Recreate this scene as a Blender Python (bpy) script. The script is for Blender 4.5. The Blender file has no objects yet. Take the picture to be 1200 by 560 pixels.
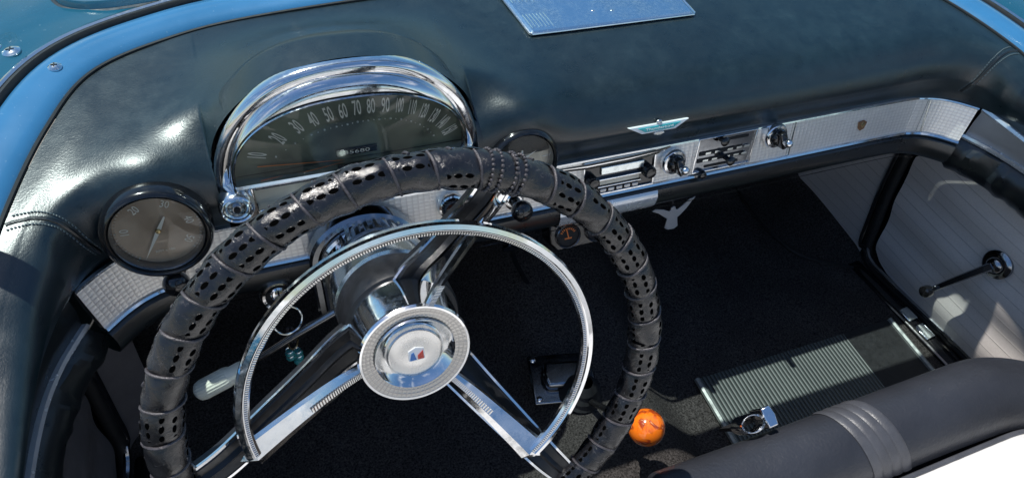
import bpy, math, random
from mathutils import Vector, Matrix
random.seed(7)
R_ = math.radians
V = Vector
XC = -.057            # the car's centre line
scene = bpy.context.scene
COL = scene.collection

# ------------------------------------------------------------------ nodes / materials
class NT:
    def __init__(s, nt): s.nt = nt
    def n(s, typ, **kw):
        nd = s.nt.nodes.new(typ)
        for k, v in kw.items(): setattr(nd, k, v)
        return nd
    def l(s, a, b): s.nt.links.new(a, b)
    def val(s, sock, v):
        if isinstance(v, (int, float, tuple, list)): sock.default_value = v
        else: s.l(v, sock)
    def m(s, op, a, b=0.0, c=0.0, clamp=False):
        nd = s.n('ShaderNodeMath', operation=op, use_clamp=clamp)
        s.val(nd.inputs[0], a); s.val(nd.inputs[1], b); s.val(nd.inputs[2], c)
        return nd.outputs[0]
    def noise(s, vec, scale, detail=4, rough=.55, dist=0.):
        nd = s.n('ShaderNodeTexNoise')
        if vec is not None: s.l(vec, nd.inputs['Vector'])
        nd.inputs['Scale'].default_value = scale; nd.inputs['Detail'].default_value = detail
        nd.inputs['Roughness'].default_value = rough; nd.inputs['Distortion'].default_value = dist
        return nd.outputs['Fac']
    def ramp(s, fac, lo, hi, a=0., b=1.):
        nd = s.n('ShaderNodeMapRange'); nd.clamp = True
        s.l(fac, nd.inputs[0])
        for i, v in zip((1, 2, 3, 4), (lo, hi, a, b)): s.val(nd.inputs[i], v)
        return nd.outputs[0]
    def mix(s, f, a, b):
        nd = s.n('ShaderNodeMix', data_type='RGBA')
        s.val(nd.inputs[0], f)
        s.val(nd.inputs[6], (*a, 1) if isinstance(a, tuple) and len(a) == 3 else a)
        s.val(nd.inputs[7], (*b, 1) if isinstance(b, tuple) and len(b) == 3 else b)
        return nd.outputs[2]

def new_mat(name):
    m = bpy.data.materials.new(name); m.use_nodes = True
    t = NT(m.node_tree); b = m.node_tree.nodes['Principled BSDF']
    return m, t, b

def simple(name, col, rough=.5, metal=0., var=.15, vscale=40, bump=0., bscale=300, coat=0., rvar=.1, spec=.5, coord='Object'):
    m, t, b = new_mat(name)
    tc = t.n('ShaderNodeTexCoord').outputs[coord]
    nz = t.noise(tc, vscale)
    lo = tuple(c * (1 - var) for c in col); hi = tuple(min(1, c * (1 + var)) for c in col)
    t.l(t.mix(t.ramp(nz, .3, .7), lo, hi), b.inputs['Base Color'])
    nz2 = t.noise(tc, vscale * 2.3 + 5)
    t.l(t.ramp(nz2, .3, .7, max(0.02, rough - rvar), min(1, rough + rvar)), b.inputs['Roughness'])
    b.inputs['Metallic'].default_value = metal
    b.inputs['Specular IOR Level'].default_value = spec
    b.inputs['Coat Weight'].default_value = coat; b.inputs['Coat Roughness'].default_value = .05
    if bump:
        bn = t.n('ShaderNodeBump'); bn.inputs['Strength'].default_value = bump; bn.inputs['Distance'].default_value = .001
        t.l(t.noise(tc, bscale, 3), bn.inputs['Height']); t.l(bn.outputs[0], b.inputs['Normal'])
    return m

MT = {}
def vinyl(name, dust=1., base=(.004, .011, .015), hi=(.016, .042, .054)):
    m, t, b = new_mat(name)
    tc = t.n('ShaderNodeTexCoord').outputs['Object']
    big = t.noise(tc, 5.5, 5, .65, .6); mid = t.noise(tc, 38, 6, .7); fine = t.noise(tc, 420, 2, .6)
    patch = t.m('MULTIPLY', t.ramp(big, .30, .80), t.ramp(mid, .2, .9), clamp=True)
    spk = t.ramp(fine, .58, .78, 0, .55)
    f = t.m('MULTIPLY', t.m('ADD', patch, t.m('MULTIPLY', spk, patch)), dust, clamp=True)
    t.l(t.mix(f, base, hi), b.inputs['Base Color'])
    t.l(t.m('ADD', t.ramp(mid, .3, .7, .25, .34), t.m('MULTIPLY', f, .14)), b.inputs['Roughness'])
    b.inputs['Specular IOR Level'].default_value = .85
    bn = t.n('ShaderNodeBump'); bn.inputs['Strength'].default_value = .35; bn.inputs['Distance'].default_value = .0009
    h = t.m('ADD', t.m('MULTIPLY', fine, .5), t.m('MULTIPLY', t.noise(tc, 900, 2), .35))
    t.l(t.m('ADD', h, t.m('MULTIPLY', t.noise(tc, 22, 3), .7)), bn.inputs['Height'])
    t.l(bn.outputs[0], b.inputs['Normal'])
    return m
MT['pad'] = vinyl('padded_vinyl', 1.)
MT['vinyl'] = vinyl('black_vinyl', .35, (.008, .011, .013), (.022, .030, .034))
MT['seat_black'] = simple('seat_black_vinyl', (.026, .028, .034), .36, var=.25, vscale=9, bump=.7, bscale=240, rvar=.06)
MT['seat_pleat'] = simple('seat_pleat_vinyl', (.060, .062, .070), .36, var=.2, vscale=30, bump=.4, bscale=650)
MT['seat_white'] = simple('seat_white_vinyl', (.70, .69, .67), .45, var=.03, vscale=12, bump=.3, bscale=500)

def chrome(name, base=(.86, .87, .88), rough=.05, smudge=.12, bump=.12):
    m, t, b = new_mat(name)
    tc = t.n('ShaderNodeTexCoord').outputs['Object']
    nz = t.noise(tc, 26, 6, .65); f2 = t.noise(tc, 240, 4, .7)
    t.l(t.ramp(t.m('MULTIPLY', nz, f2), .18, .42, rough, rough + smudge), b.inputs['Roughness'])
    t.l(t.mix(t.ramp(nz, .45, .75), base, tuple(c * .82 for c in base)), b.inputs['Base Color'])
    b.inputs['Metallic'].default_value = 1
    bn = t.n('ShaderNodeBump'); bn.inputs['Strength'].default_value = bump; bn.inputs['Distance'].default_value = .001
    t.l(t.noise(tc, 30, 2), bn.inputs['Height']); t.l(bn.outputs[0], b.inputs['Normal'])
    return m
MT['chrome'] = chrome('chrome', smudge=.2)
MT['chrome_dull'] = chrome('dull_chrome', (.74, .80, .80), .14, .2, .3)
MT['chrome_dark'] = chrome('dark_chrome', (.30, .32, .35), .12, .15, .2)
MT['grille'] = chrome('grille_chrome', (.66, .82, .92), .2, .16, .15)
MT['brushed'] = chrome('brushed_disc', (.66, .66, .65), .24, .1, .2)

def paint(name, col, rough=.22):
    m, t, b = new_mat(name)
    tc = t.n('ShaderNodeTexCoord').outputs['Object']
    nz = t.noise(tc, 6, 5, .6); sp = t.noise(tc, 190, 3, .7)
    c = t.mix(t.ramp(nz, .3, .75), tuple(x * .85 for x in col), tuple(x * 1.15 for x in col))
    c = t.mix(t.ramp(sp, .66, .80, 0, .35), c, (.45, .55, .6))
    t.l(c, b.inputs['Base Color'])
    t.l(t.ramp(nz, .3, .7, rough - .06, rough + .08), b.inputs['Roughness'])
    b.inputs['Coat Weight'].default_value = .6; b.inputs['Coat Roughness'].default_value = .06
    return m
MT['garnish'] = paint('blue_garnish_paint', (.045, .19, .38))
MT['body'] = paint('teal_body_paint', (.009, .085, .135), .16)
MT['rubber'] = simple('black_rubber', (.012, .013, .014), .55, var=.3, vscale=60)
MT['black'] = simple('black_plastic', (.008, .008, .009), .16, var=.3, coat=.5, rvar=.05)
MT['satin'] = simple('satin_black', (.012, .013, .015), .38, var=.3, vscale=90, rvar=.1)
MT['matte'] = simple('matte_black', (.010, .010, .011), .7, var=.3, vscale=60)
MT['cream'] = simple('cream_plastic', (.80, .82, .70), .42, var=.05, vscale=60)
MT['thread'] = simple('stitch_thread', (.09, .12, .13), .6)
MT['white_mark'] = simple('pale_marking', (.97, .97, .90), .5, var=.05)
MT['dim_mark'] = simple('dim_marking', (.97, .92, .80), .5, var=.05)
MT['teal'] = simple('teal_enamel', (.03, .42, .45), .2, var=.12, vscale=300, coat=.4)
MT['turquoise'] = simple('turquoise_bead', (.05, .30, .30), .25, var=.4, vscale=200)
MT['white_enamel'] = simple('white_enamel', (.78, .80, .80), .3, var=.05)
MT['red'] = simple('red_enamel', (.55, .05, .03), .3)
MT['blue'] = simple('blue_enamel', (.03, .16, .45), .3)
MT['gold'] = simple('aged_gold', (.30, .17, .09), .4, metal=.5)
MT['orange_mark'] = simple('orange_needle', (.75, .20, .03), .5)
MT['silver_flat'] = simple('satin_silver', (.48, .49, .50), .38, metal=.35, var=.05)
MT['edge'] = simple('dull_edge_metal', (.22, .24, .23), .5, metal=.3)
MT['bright_trim'] = simple('bright_trim', (.72, .76, .80), .22, metal=.55, var=.05)
MT['brass'] = simple('brass', (.62, .50, .28), .28, metal=1.)

def carpet(name, col, k=2.2):
    m, t, b = new_mat(name)
    tc = t.n('ShaderNodeTexCoord').outputs['Object']
    f = t.noise(tc, 330, 3, .8); g = t.noise(tc, 9, 4)
    c = t.mix(t.ramp(f, .35, .68), tuple(x * .3 for x in col), tuple(min(1, x * k) for x in col))
    t.l(t.mix(t.ramp(g, .3, .7, 0, .4), c, tuple(x * .5 for x in col)), b.inputs['Base Color'])
    b.inputs['Roughness'].default_value = .95; b.inputs['Specular IOR Level'].default_value = .1
    bn = t.n('ShaderNodeBump'); bn.inputs['Strength'].default_value = .9; bn.inputs['Distance'].default_value = .003
    t.l(f, bn.inputs['Height']); t.l(bn.outputs[0], b.inputs['Normal'])
    return m
MT['carpet'] = carpet('black_carpet', (.026, .024, .023), 4.6)
MT['ground'] = simple('pale_concrete', (.36, .33, .29), .85, var=.15, vscale=3, bump=.4, bscale=60)

def uv_socket(t):
    nd = t.n('ShaderNodeUVMap'); nd.uv_map = 'UVMap'
    sp = t.n('ShaderNodeSeparateXYZ'); t.l(nd.outputs[0], sp.inputs[0])
    return sp.outputs[0], sp.outputs[1], nd.outputs[0]

def fascia():
    m, t, b = new_mat('engine_turned_aluminium')
    u, v, uv = uv_socket(t)
    a = t.m('ABSOLUTE', t.m('SINE', t.m('MULTIPLY', u, math.pi / .0070)))
    c = t.m('ABSOLUTE', t.m('SINE', t.m('MULTIPLY', v, math.pi / .0050)))
    h = t.m('MULTIPLY', t.m('POWER', a, .45), t.m('POWER', c, .45))
    tc = t.n('ShaderNodeTexCoord').outputs['Object']
    nz = t.noise(tc, 14, 5)
    col = t.mix(t.ramp(nz, .3, .7), (.92, .89, .83), (.98, .96, .91))
    col = t.mix(t.ramp(h, .2, .8), (.82, .79, .745), col)
    t.l(col, b.inputs['Base Color'])
    b.inputs['Metallic'].default_value = .6
    t.l(t.ramp(nz, .3, .7, .34, .44), b.inputs['Roughness'])
    bn = t.n('ShaderNodeBump'); bn.inputs['Strength'].default_value = .3; bn.inputs['Distance'].default_value = .0010
    t.l(h, bn.inputs['Height']); t.l(bn.outputs[0], b.inputs['Normal'])
    return m
MT['fascia'] = fascia()

def ribbed_chrome():
    m, t, b = new_mat('ribbed_chrome')
    u, v, uv = uv_socket(t)
    a = t.m('ABSOLUTE', t.m('SINE', t.m('MULTIPLY', u, math.pi / .0022)))
    col = t.mix(t.ramp(a, .05, .5), (.40, .39, .38), (.82, .81, .78))
    t.l(col, b.inputs['Base Color']); b.inputs['Metallic'].default_value = .9; b.inputs['Roughness'].default_value = .22
    bn = t.n('ShaderNodeBump'); bn.inputs['Strength'].default_value = .8; bn.inputs['Distance'].default_value = .001
    t.l(a, bn.inputs['Height']); t.l(bn.outputs[0], b.inputs['Normal'])
    return m
MT['ribbed'] = ribbed_chrome()

def lattice():
    m, t, b = new_mat('lattice_ring')
    u, v, uv = uv_socket(t)
    a = t.m('ABSOLUTE', t.m('SINE', t.m('MULTIPLY', u, math.pi * 64)))
    c = t.m('ABSOLUTE', t.m('SINE', t.m('MULTIPLY', v, math.pi * 3)))
    h = t.m('MINIMUM', a, c)
    t.l(t.mix(t.ramp(h, .03, .25), (.30, .29, .28), (.47, .455, .43)), b.inputs['Base Color'])
    b.inputs['Metallic'].default_value = .85; b.inputs['Roughness'].default_value = .26
    bn = t.n('ShaderNodeBump'); bn.inputs['Strength'].default_value = .22; bn.inputs['Distance'].default_value = .001
    t.l(h, bn.inputs['Height']); t.l(bn.outputs[0], b.inputs['Normal'])
    return m
MT['lattice'] = lattice()

NSEG = 42
def leather():
    m, t, b = new_mat('perforated_leather')
    u, v, uv = uv_socket(t)         # u = segments along the rim, v = 0..1 round the tube
    su = t.m('FRACT', u); seg = t.m('FLOOR', u)
    # staggered perforations
    gy = t.m('MULTIPLY', v, 10.0); row = t.m('FLOOR', gy)
    gx = t.m('ADD', t.m('MULTIPLY', su, 3.6), t.m('MULTIPLY', t.m('MODULO', row, 2.0), .5))
    wn2 = t.n('ShaderNodeTexWhiteNoise', noise_dimensions='1D'); t.l(seg, wn2.inputs['W']); gx = t.m('ADD', gx, wn2.outputs['Value'])
    dx = t.m('SUBTRACT', t.m('FRACT', gx), .5); dy = t.m('SUBTRACT', t.m('FRACT', gy), .5)
    d = t.m('SQRT', t.m('ADD', t.m('POWER', t.m('MULTIPLY', dx, .66), 2.0), t.m('POWER', t.m('MULTIPLY', dy, 1.25), 2.0)))
    inside = t.m('MULTIPLY', t.m('GREATER_THAN', su, .14), t.m('LESS_THAN', su, .83))
    wn = t.n('ShaderNodeTexWhiteNoise', noise_dimensions='2D'); cb = t.n('ShaderNodeCombineXYZ')
    t.l(seg, cb.inputs[0]); t.l(t.m('FLOOR', t.m('DIVIDE', row, 2.0)), cb.inputs[1]); t.l(cb.outputs[0], wn.inputs['Vector'])
    some = t.m('GREATER_THAN', wn.outputs['Value'], .38)
    hole = t.m('MULTIPLY', t.m('MULTIPLY', t.ramp(d, .20, .26, 1, 0), inside), some)
    tc = t.n('ShaderNodeTexCoord').outputs['Object']
    n1 = t.noise(tc, 46, 6, .75, .4); n2 = t.noise(tc, 520, 3, .7); n3 = t.noise(tc, 150, 4, .7, 1.2)
    col = t.mix(t.ramp(n1, .35, .72), (.005, .005, .006), (.018, .0175, .019))
    col = t.mix(t.ramp(n3, .58, .72, 0, .4), col, (.12, .11, .105))
    col = t.mix(hole, col, (.002, .002, .002))
    t.l(col, b.inputs['Base Color'])
    t.l(t.m('ADD', t.ramp(n3, .3, .7, .13, .30), t.m('MULTIPLY', hole, .5)), b.inputs['Roughness'])
    b.inputs['Specular IOR Level'].default_value = .75
    t.l(t.ramp(hole, 0., .6, .7, 0.), b.inputs['Specular IOR Level'])
    h = t.m('ADD', t.m('MULTIPLY', n2, .28), t.m('MULTIPLY', n3, .55))
    h = t.m('SUBTRACT', h, t.m('MULTIPLY', hole, 2.0))
    bn = t.n('ShaderNodeBump'); bn.inputs['Strength'].default_value = .8; bn.inputs['Distance'].default_value = .0012
    t.l(h, bn.inputs['Height']); t.l(bn.outputs[0], b.inputs['Normal'])
    return m
MT['leather'] = leather()
MT['cord'] = simple('leather_cord', (.06, .055, .06), .30, var=.3, vscale=200, bump=.6, bscale=900)

def pleated():
    m, t, b = new_mat('grey_pleated_panel')
    u, v, uv = uv_socket(t)
    f = t.m('FRACT', t.m('DIVIDE', v, .021))
    line = t.ramp(t.m('ABSOLUTE', t.m('SUBTRACT', f, .5)), .455, .49)
    tc = t.n('ShaderNodeTexCoord').outputs['Object']
    nz = t.noise(tc, 420, 3, .7); big = t.noise(tc, 7, 4)
    col = t.mix(t.ramp(nz, .3, .7), (.66, .61, .57), (.78, .73, .69))
    col = t.mix(t.ramp(big, .3, .7, 0, .25), col, (.50, .46, .43))
    col = t.mix(t.m('MULTIPLY', line, .35), col, (.18, .17, .165))
    t.l(col, b.inputs['Base Color']); b.inputs['Roughness'].default_value = .62
    bn = t.n('ShaderNodeBump'); bn.inputs['Strength'].default_value = .5; bn.inputs['Distance'].default_value = .001
    t.l(t.m('SUBTRACT', t.m('MULTIPLY', nz, .3), line), bn.inputs['Height']); t.l(bn.outputs[0], b.inputs['Normal'])
    return m
MT['pleated'] = pleated()
MT['pleated_shade'] = simple('shade_darkened_trim_vinyl', (.12, .115, .12), .6, var=.15, vscale=30, bump=.3, bscale=400)  # grey panel trim on the driver's side, its shade put into the base colour

def mat_rib():
    m, t, b = new_mat('ribbed_rubber')
    u, v, uv = uv_socket(t)
    a = t.m('ABSOLUTE', t.m('SINE', t.m('MULTIPLY', u, math.pi / .0075)))
    tc = t.n('ShaderNodeTexCoord').outputs['Object']
    col = t.mix(t.ramp(t.noise(tc, 12, 4), .3, .7), (.050, .063, .060), (.085, .102, .095))
    col = t.mix(t.ramp(a, .25, .6), (.012, .014, .014), col)
    t.l(col, b.inputs['Base Color']); b.inputs['Roughness'].default_value = .5
    bn = t.n('ShaderNodeBump'); bn.inputs['Strength'].default_value = 1; bn.inputs['Distance'].default_value = .002
    t.l(a, bn.inputs['Height']); t.l(bn.outputs[0], b.inputs['Normal'])
    return m
MT['mat'] = mat_rib()

def dial(name, c1, c2):
    m, t, b = new_mat(name)
    tc = t.n('ShaderNodeTexCoord').outputs['Object']
    t.l(t.mix(t.ramp(t.noise(tc, 16, 3, .5, .5), .4, .6), c1, c2), b.inputs['Base Color'])
    b.inputs['Roughness'].default_value = .5; b.inputs['Metallic'].default_value = .1
    return m
MT['dial'] = dial('olive_dial', (.10, .12, .095), (.22, .255, .195))
MT['dial_brown'] = dial('brown_dial', (.40, .29, .20), (.62, .47, .34))
MT['dial_pale'] = dial('tan_dial', (.60, .55, .44), (.78, .72, .58))

def glass(name, tint=(1, 1, 1), gloss=.5, rough=.02, haze=0.):
    m = bpy.data.materials.new(name); m.use_nodes = True; t = NT(m.node_tree)
    for nd in list(m.node_tree.nodes): m.node_tree.nodes.remove(nd)
    o = t.n('ShaderNodeOutputMaterial'); tr = t.n('ShaderNodeBsdfTransparent'); tr.inputs[0].default_value = (*tint, 1)
    gl = t.n('ShaderNodeBsdfGlossy'); gl.inputs['Roughness'].default_value = rough
    fr = t.n('ShaderNodeFresnel'); fr.inputs['IOR'].default_value = 1.5
    tc = t.n('ShaderNodeTexCoord').outputs['Object']
    f = t.m('ADD', t.m('MULTIPLY', fr.outputs[0], gloss), t.ramp(t.noise(tc, 20, 4), .4, .8, 0, haze), clamp=True)
    mx = t.n('ShaderNodeMixShader'); t.l(f, mx.inputs[0]); t.l(tr.outputs[0], mx.inputs[1]); t.l(gl.outputs[0], mx.inputs[2])
    t.l(mx.outputs[0], o.inputs[0])
    return m
MT['lens'] = glass('gauge_glass', (.95, .95, .93), .8, .04, .03)
MT['screen'] = glass('windshield_glass', (.80, .93, .93), .8, .01, .0)

def marble():
    m, t, b = new_mat('orange_marbled_resin')
    tc = t.n('ShaderNodeTexCoord').outputs['Object']
    n = t.noise(tc, 42, 2, .5, 1.5)
    col = t.mix(t.ramp(n, .50, .62), (.95, .21, .012), (.36, .05, .01))
    col = t.mix(t.ramp(n, .64, .72), col, (.9, .50, .2))
    t.l(col, b.inputs['Base Color']); b.inputs['Roughness'].default_value = .12
    b.inputs['Coat Weight'].default_value = 1; b.inputs['Coat Roughness'].default_value = .03
    b.inputs['Subsurface Weight'].default_value = .3; b.inputs['Subsurface Radius'].default_value = (.02, .006, .002)
    b.inputs['Subsurface Scale'].default_value = .5
    return m
MT['marble'] = marble()

# ------------------------------------------------------------------ mesh builder
class MB:
    def __init__(s): s.v = []; s.f = []; s.uv = []
    def add(s, vs, fs, M=None, uvs=None):
        o = len(s.v)
        s.v += [(M @ V(p)) if M is not None else V(p) for p in vs]
        s.f += [tuple(i + o for i in f) for f in fs]
        s.uv += uvs if uvs else [(0, 0)] * len(vs)
        return s
    def grid(s, rows, closed_u=False, closed_v=False, M=None, uvf=None):
        n = len(rows); k = len(rows[0]); vs = [p for r in rows for p in r]; fs = []
        for i in range(n if closed_u else n - 1):
            for j in range(k if closed_v else k - 1):
                a = i * k + j; b = i * k + (j + 1) % k; c = ((i + 1) % n) * k + (j + 1) % k; d = ((i + 1) % n) * k + j
                fs.append((a, b, c, d))
        uvs = [uvf(i, j) for i in range(n) for j in range(k)] if uvf else None
        return s.add(vs, fs, M, uvs)
    def lathe(s, prof, M=None, n=48, uvf=None, a0=0., a1=2 * math.pi, star=None):
        full = abs(a1 - a0 - 2 * math.pi) < 1e-6
        rows = []
        for i in range(n if full else n + 1):
            a = a0 + (a1 - a0) * i / n
            k = star(a) if star else 1.
            rows.append([V((r * k * math.cos(a), r * k * math.sin(a), z)) for r, z in prof])
        return s.grid(rows, closed_u=full, M=M, uvf=uvf)
    def disc(s, r, z=0., M=None, n=48):
        vs = [V((r * math.cos(2 * math.pi * i / n), r * math.sin(2 * math.pi * i / n), z)) for i in range(n)]
        return s.add(vs, [tuple(range(n))], M)
    def box(s, c, d, M=None):
        x, y, z = (q / 2 for q in d); cx, cy, cz = c
        vs = [(cx + a * x, cy + b * y, cz + e * z) for a in (-1, 1) for b in (-1, 1) for e in (-1, 1)]
        return s.add(vs, [(0, 1, 3, 2), (4, 6, 7, 5), (0, 4, 5, 1), (2, 3, 7, 6), (0, 2, 6, 4), (1, 5, 7, 3)], M)
    def prism(s, poly, z0, z1, M=None):
        n = len(poly)
        vs = [(x, y, z0) for x, y in poly] + [(x, y, z1) for x, y in poly]
        fs = [tuple(range(n))[::-1], tuple(range(n, 2 * n))] + [(i, (i + 1) % n, n + (i + 1) % n, n + i) for i in range(n)]
        return s.add(vs, fs, M)
    def sweep(s, path, sec, up=V((0, 0, 1)), closed=False, caps=True, M=None, uvf=None, scale=None):
        path = [V(p) for p in path]; n = len(path); rows = []
        for i, p in enumerate(path):
            a = path[(i - 1) % n] if closed or i > 0 else path[i]; b = path[(i + 1) % n] if closed or i < n - 1 else path[i]
            t = (b - a).normalized(); sd = t.cross(up); sd = sd.normalized() if sd.length > 1e-6 else V((1, 0, 0)); u2 = sd.cross(t)
            k = scale(i / (n - 1)) if scale else 1.
            rows.append([p + sd * x * k + u2 * y * k for x, y in sec])
        o = len(s.v)
        s.grid(rows, closed_u=closed, closed_v=True, M=M, uvf=uvf)
        if caps and not closed:
            k = len(sec); s.f.append(tuple(o + i for i in range(k))); s.f.append(tuple(o + (n - 1) * k + i for i in reversed(range(k))))
        return s
    def tube(s, path, r, n=10, closed=False, M=None, scale=None):
        path = [V(p) for p in path]
        sec = [(r * math.cos(2 * math.pi * i / n), r * math.sin(2 * math.pi * i / n)) for i in range(n)]
        d = path[-1] - path[0]; up = V((0, 0, 1))
        if not closed and d.length and abs(d.normalized().z) > .9: up = V((0, 1, 0))
        return s.sweep(path, sec, up, closed, True, M, scale=scale)
    def ball(s, c, r, n=16, M=None, sc=(1, 1, 1)):
        prof = [(r * math.sin(math.pi * i / n), -r * math.cos(math.pi * i / n)) for i in range(n + 1)]
        MM = Matrix.Translation(V(c)) @ Matrix.Diagonal((*sc, 1))
        return s.lathe(prof, (M @ MM) if M is not None else MM, n * 2)
    def build(s, name, mat, parent=None, bevel=0., sharp=40, flip=False, label=None, uv=False):
        L = V(parent['_L']) if parent is not None and '_L' in parent else V((0, 0, 0))
        own = None
        if parent is None:
            c = V((0, 0, 0))
            for p in s.v: c += p
            c /= max(1, len(s.v)); own = c; L = c
        me = bpy.data.meshes.new(name)
        me.from_pydata([tuple(p - L) for p in s.v], [], s.f); 
        lay = me.uv_layers.new(name='UVMap')
        for lp in me.loops: lay.data[lp.index].uv = s.uv[lp.vertex_index]
        import bmesh
        bm = bmesh.new(); bm.from_mesh(me)
        bmesh.ops.remove_doubles(bm, verts=bm.verts, dist=1e-6)
        bmesh.ops.recalc_face_normals(bm, faces=bm.faces)
        bm.to_mesh(me); bm.free()
        for p in me.polygons: p.use_smooth = True
        me.set_sharp_from_angle(angle=R_(sharp))
        me.materials.append(MT[mat])
        o = bpy.data.objects.new(name, me); COL.objects.link(o)
        if parent is not None:
            o.parent = parent; o['_L'] = tuple(L)
        else: o.location = own; o['_L'] = tuple(own)
        if bevel:
            b = o.modifiers.new('Bevel', 'BEVEL'); b.width = bevel; b.segments = 2; b.limit_method = 'ANGLE'; b.angle_limit = R_(30)
            b.harden_normals = False
        if label: o['label'] = label
        return o

def thing(name, label, cat, loc, group=None):
    o = bpy.data.objects.new(name, None); COL.objects.link(o)
    o.location = loc; o.empty_display_size = .02
    o['label'] = label; o['category'] = cat; o['_L'] = tuple(loc)
    if group: o['group'] = group
    return o
def tag(o, label, cat, group=None):
    o['label'] = label; o['category'] = cat
    if group: o['group'] = group
    return o
def struct(o): o['kind'] = 'structure'; return o
def copy_tree(o, parent=None):
    kids = list(o.children); c = o.copy(); COL.objects.link(c)
    if parent is not None: c.parent = parent
    for ch in kids: copy_tree(ch, c)
    return c

def frame(o, z, x=(1, 0, 0)):
    z = V(z).normalized(); x = V(x); x = V((0, 1, 0)) if abs(x.normalized().dot(z)) > .999 else x; x = (x - z * x.dot(z)).normalized(); y = z.cross(x)
    M = Matrix((x, y, z)).transposed().to_4x4(); M.translation = V(o); return M
def circ(c, r, M, n=48): return [M @ V((c[0] + r * math.cos(2 * math.pi * i / n), c[1] + r * math.sin(2 * math.pi * i / n), c[2])) for i in range(n)]

def text_mesh(mb, s, size, M, sx=1., sy=1., ext=.0003, bold=0.):
    cu = bpy.data.curves.new('t', 'FONT'); cu.body = s; cu.size = size; cu.align_x = 'CENTER'; cu.align_y = 'CENTER'; cu.extrude = ext; cu.resolution_u = 3; cu.offset = size * bold
    ob = bpy.data.objects.new('t', cu); COL.objects.link(ob)
    dg = bpy.context.evaluated_depsgraph_get(); me = bpy.data.meshes.new_from_object(ob.evaluated_get(dg))
    MM = M @ Matrix.Diagonal((sx, sy, 1, 1))
    mb.add([v.co for v in me.vertices], [tuple(p.vertices) for p in me.polygons], MM)
    bpy.data.objects.remove(ob); bpy.data.curves.remove(cu); bpy.data.meshes.remove(me)

def cr(pts, u):      # catmull-rom through tuples
    n = len(pts); u = max(0., min(n - 1.0001, u)); i = int(u); f = u - i
    p0 = pts[max(0, i - 1)]; p1 = pts[i]; p2 = pts[min(n - 1, i + 1)]; p3 = pts[min(n - 1, i + 2)]
    return tuple(.5 * (2 * b + (c - a) * f + (2 * a - 5 * b + 4 * c - d) * f * f + (-a + 3 * b - 3 * c + d) * f ** 3) for a, b, c, d in zip(p0, p1, p2, p3))
def lerp_tab(xs, ys, x):
    if x <= xs[0]: return ys[0]
    for i in range(len(xs) - 1):
        if x <= xs[i + 1]:
            f = (x - xs[i]) / (xs[i + 1] - xs[i]); return ys[i] + (ys[i + 1] - ys[i]) * f
    return ys[-1]
def smooth(a, b, x):
    if a > b: return 1 - smooth(b, a, x)
    x = max(0., min(1., (x - a) / (b - a))); return x * x * (3 - 2 * x)
def smax(a, b, k):
    h = max(0., 1 - abs(a - b) / k); return max(a, b) + h * h * k * .25

# ------------------------------------------------------------------ dashboard pad
F_ST = [(0, -.012, 0), (.19, -.012, 0), (.36, -.012, 0), (.46, -.012, 0), (.53, -.014, 0), (.575, -.028, 0), (.610, -.058, 0), (.628, -.10, .0), (.640, -.17, .005), (.650, -.30, .01)]
E_ST = [(0, .243, .103), (.206, .236, .103), (.389, .220, .102), (.485, .196, .101), (.564, .150, .10), (.606, .070, .095), (.640, -.03, .082), (.662, -.11, .062), (.676, -.19, .045), (.69, -.32, .03)]
T_C = [0, .1, .2, .28, .38, .5, .62, .8, 1]
FR = [0, -.004, -.026, -.034, .012, .11, .25, .55, 1]
ZF = [0, .14, .30, .42, .62, .79, .89, .965, 1]
SQY = [-.012, -.016, -.020, -.022, -.020, -.008, .02, .09]
SQZ = [0, .012, .032, .052, .074, .092, .0995, .0995]
def cspl(ys, t):
    i = 0
    while i < len(T_C) - 2 and t > T_C[i + 1]: i += 1
    return cr([(y,) for y in ys], i + (t - T_C[i]) / (T_C[i + 1] - T_C[i]))[0]
SPX, SPW = -.379, .1455
def arch_z(x, w=SPW, h=.166, z0=.03, e=2.35):
    d = abs(x - SPX) / w
    return z0 + h * max(0., 1 - d ** e) ** (1 / e) if d < 1 else z0
def pad_pt(u, t):
    s = -1 if u < 0 else 1; a = abs(u)
    F = cr(F_ST, a); E = cr(E_ST, a)
    Fv = V((XC + s * F[0], F[1], F[2])); Ev = V((XC + s * E[0], E[1], E[2]))
    h = Ev - Fv; dz = h.z; h.z = 0
    P = Fv + h * cspl(FR, t) + V((0, 0, dz * cspl(ZF, t)))
    if a > 5.2:                     # the short side walls bulge inward a little
        k = smooth(5.2, 6.5, a); n = -h.normalized(); P += n * (.010 * math.sin(math.pi * min(1, t * 1.3)) if t < .77 else 0) * k
    if a < 7:
        for gx, sp in ((-.584, .050), (-.182, .047)):
            w = max(0., math.exp(-((P.x - gx) / sp) ** 2) - .004) * smooth(7, 5.4, a)
            if w > 0:
                q = V((P.x, cspl(SQY + [E[1]], t), cspl(SQZ + [E[2]], t)))
                P = P.lerp(q, w)
        dxs = abs(P.x - SPX)
        if dxs < .23:
            y_ = P.y
            tl_ = .020 * math.cos(math.pi / 2 * min(1, dxs / .215)) ** 2
            mk_ = smooth(-.004, .055, y_); aa_ = max(0, arch_z(P.x) - .082) * (1 - mk_) + .105 * math.cos(math.pi / 2 * min(1, dxs / .215)) ** 2 * mk_
            amp = smax(aa_, tl_, max(1e-5, .02 * min(1, tl_ / .012))) if dxs < .2149 else 0
            P.z += amp * (1 - smooth(-.02, .235, y_)) * smooth(.22, .46, t)
            az = arch_z(P.x)
            if dxs < SPW - .006:
                if t >= .5: P.y = -.002 + (E[1] + .002) * ((t - .5) / .5) ** 1.25
                else:
                    if t < .3: P.z = min(P.z, .07)
                    P.y = .050 - .050 * smooth(az - .012, az - .004, P.z)
    return P

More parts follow.
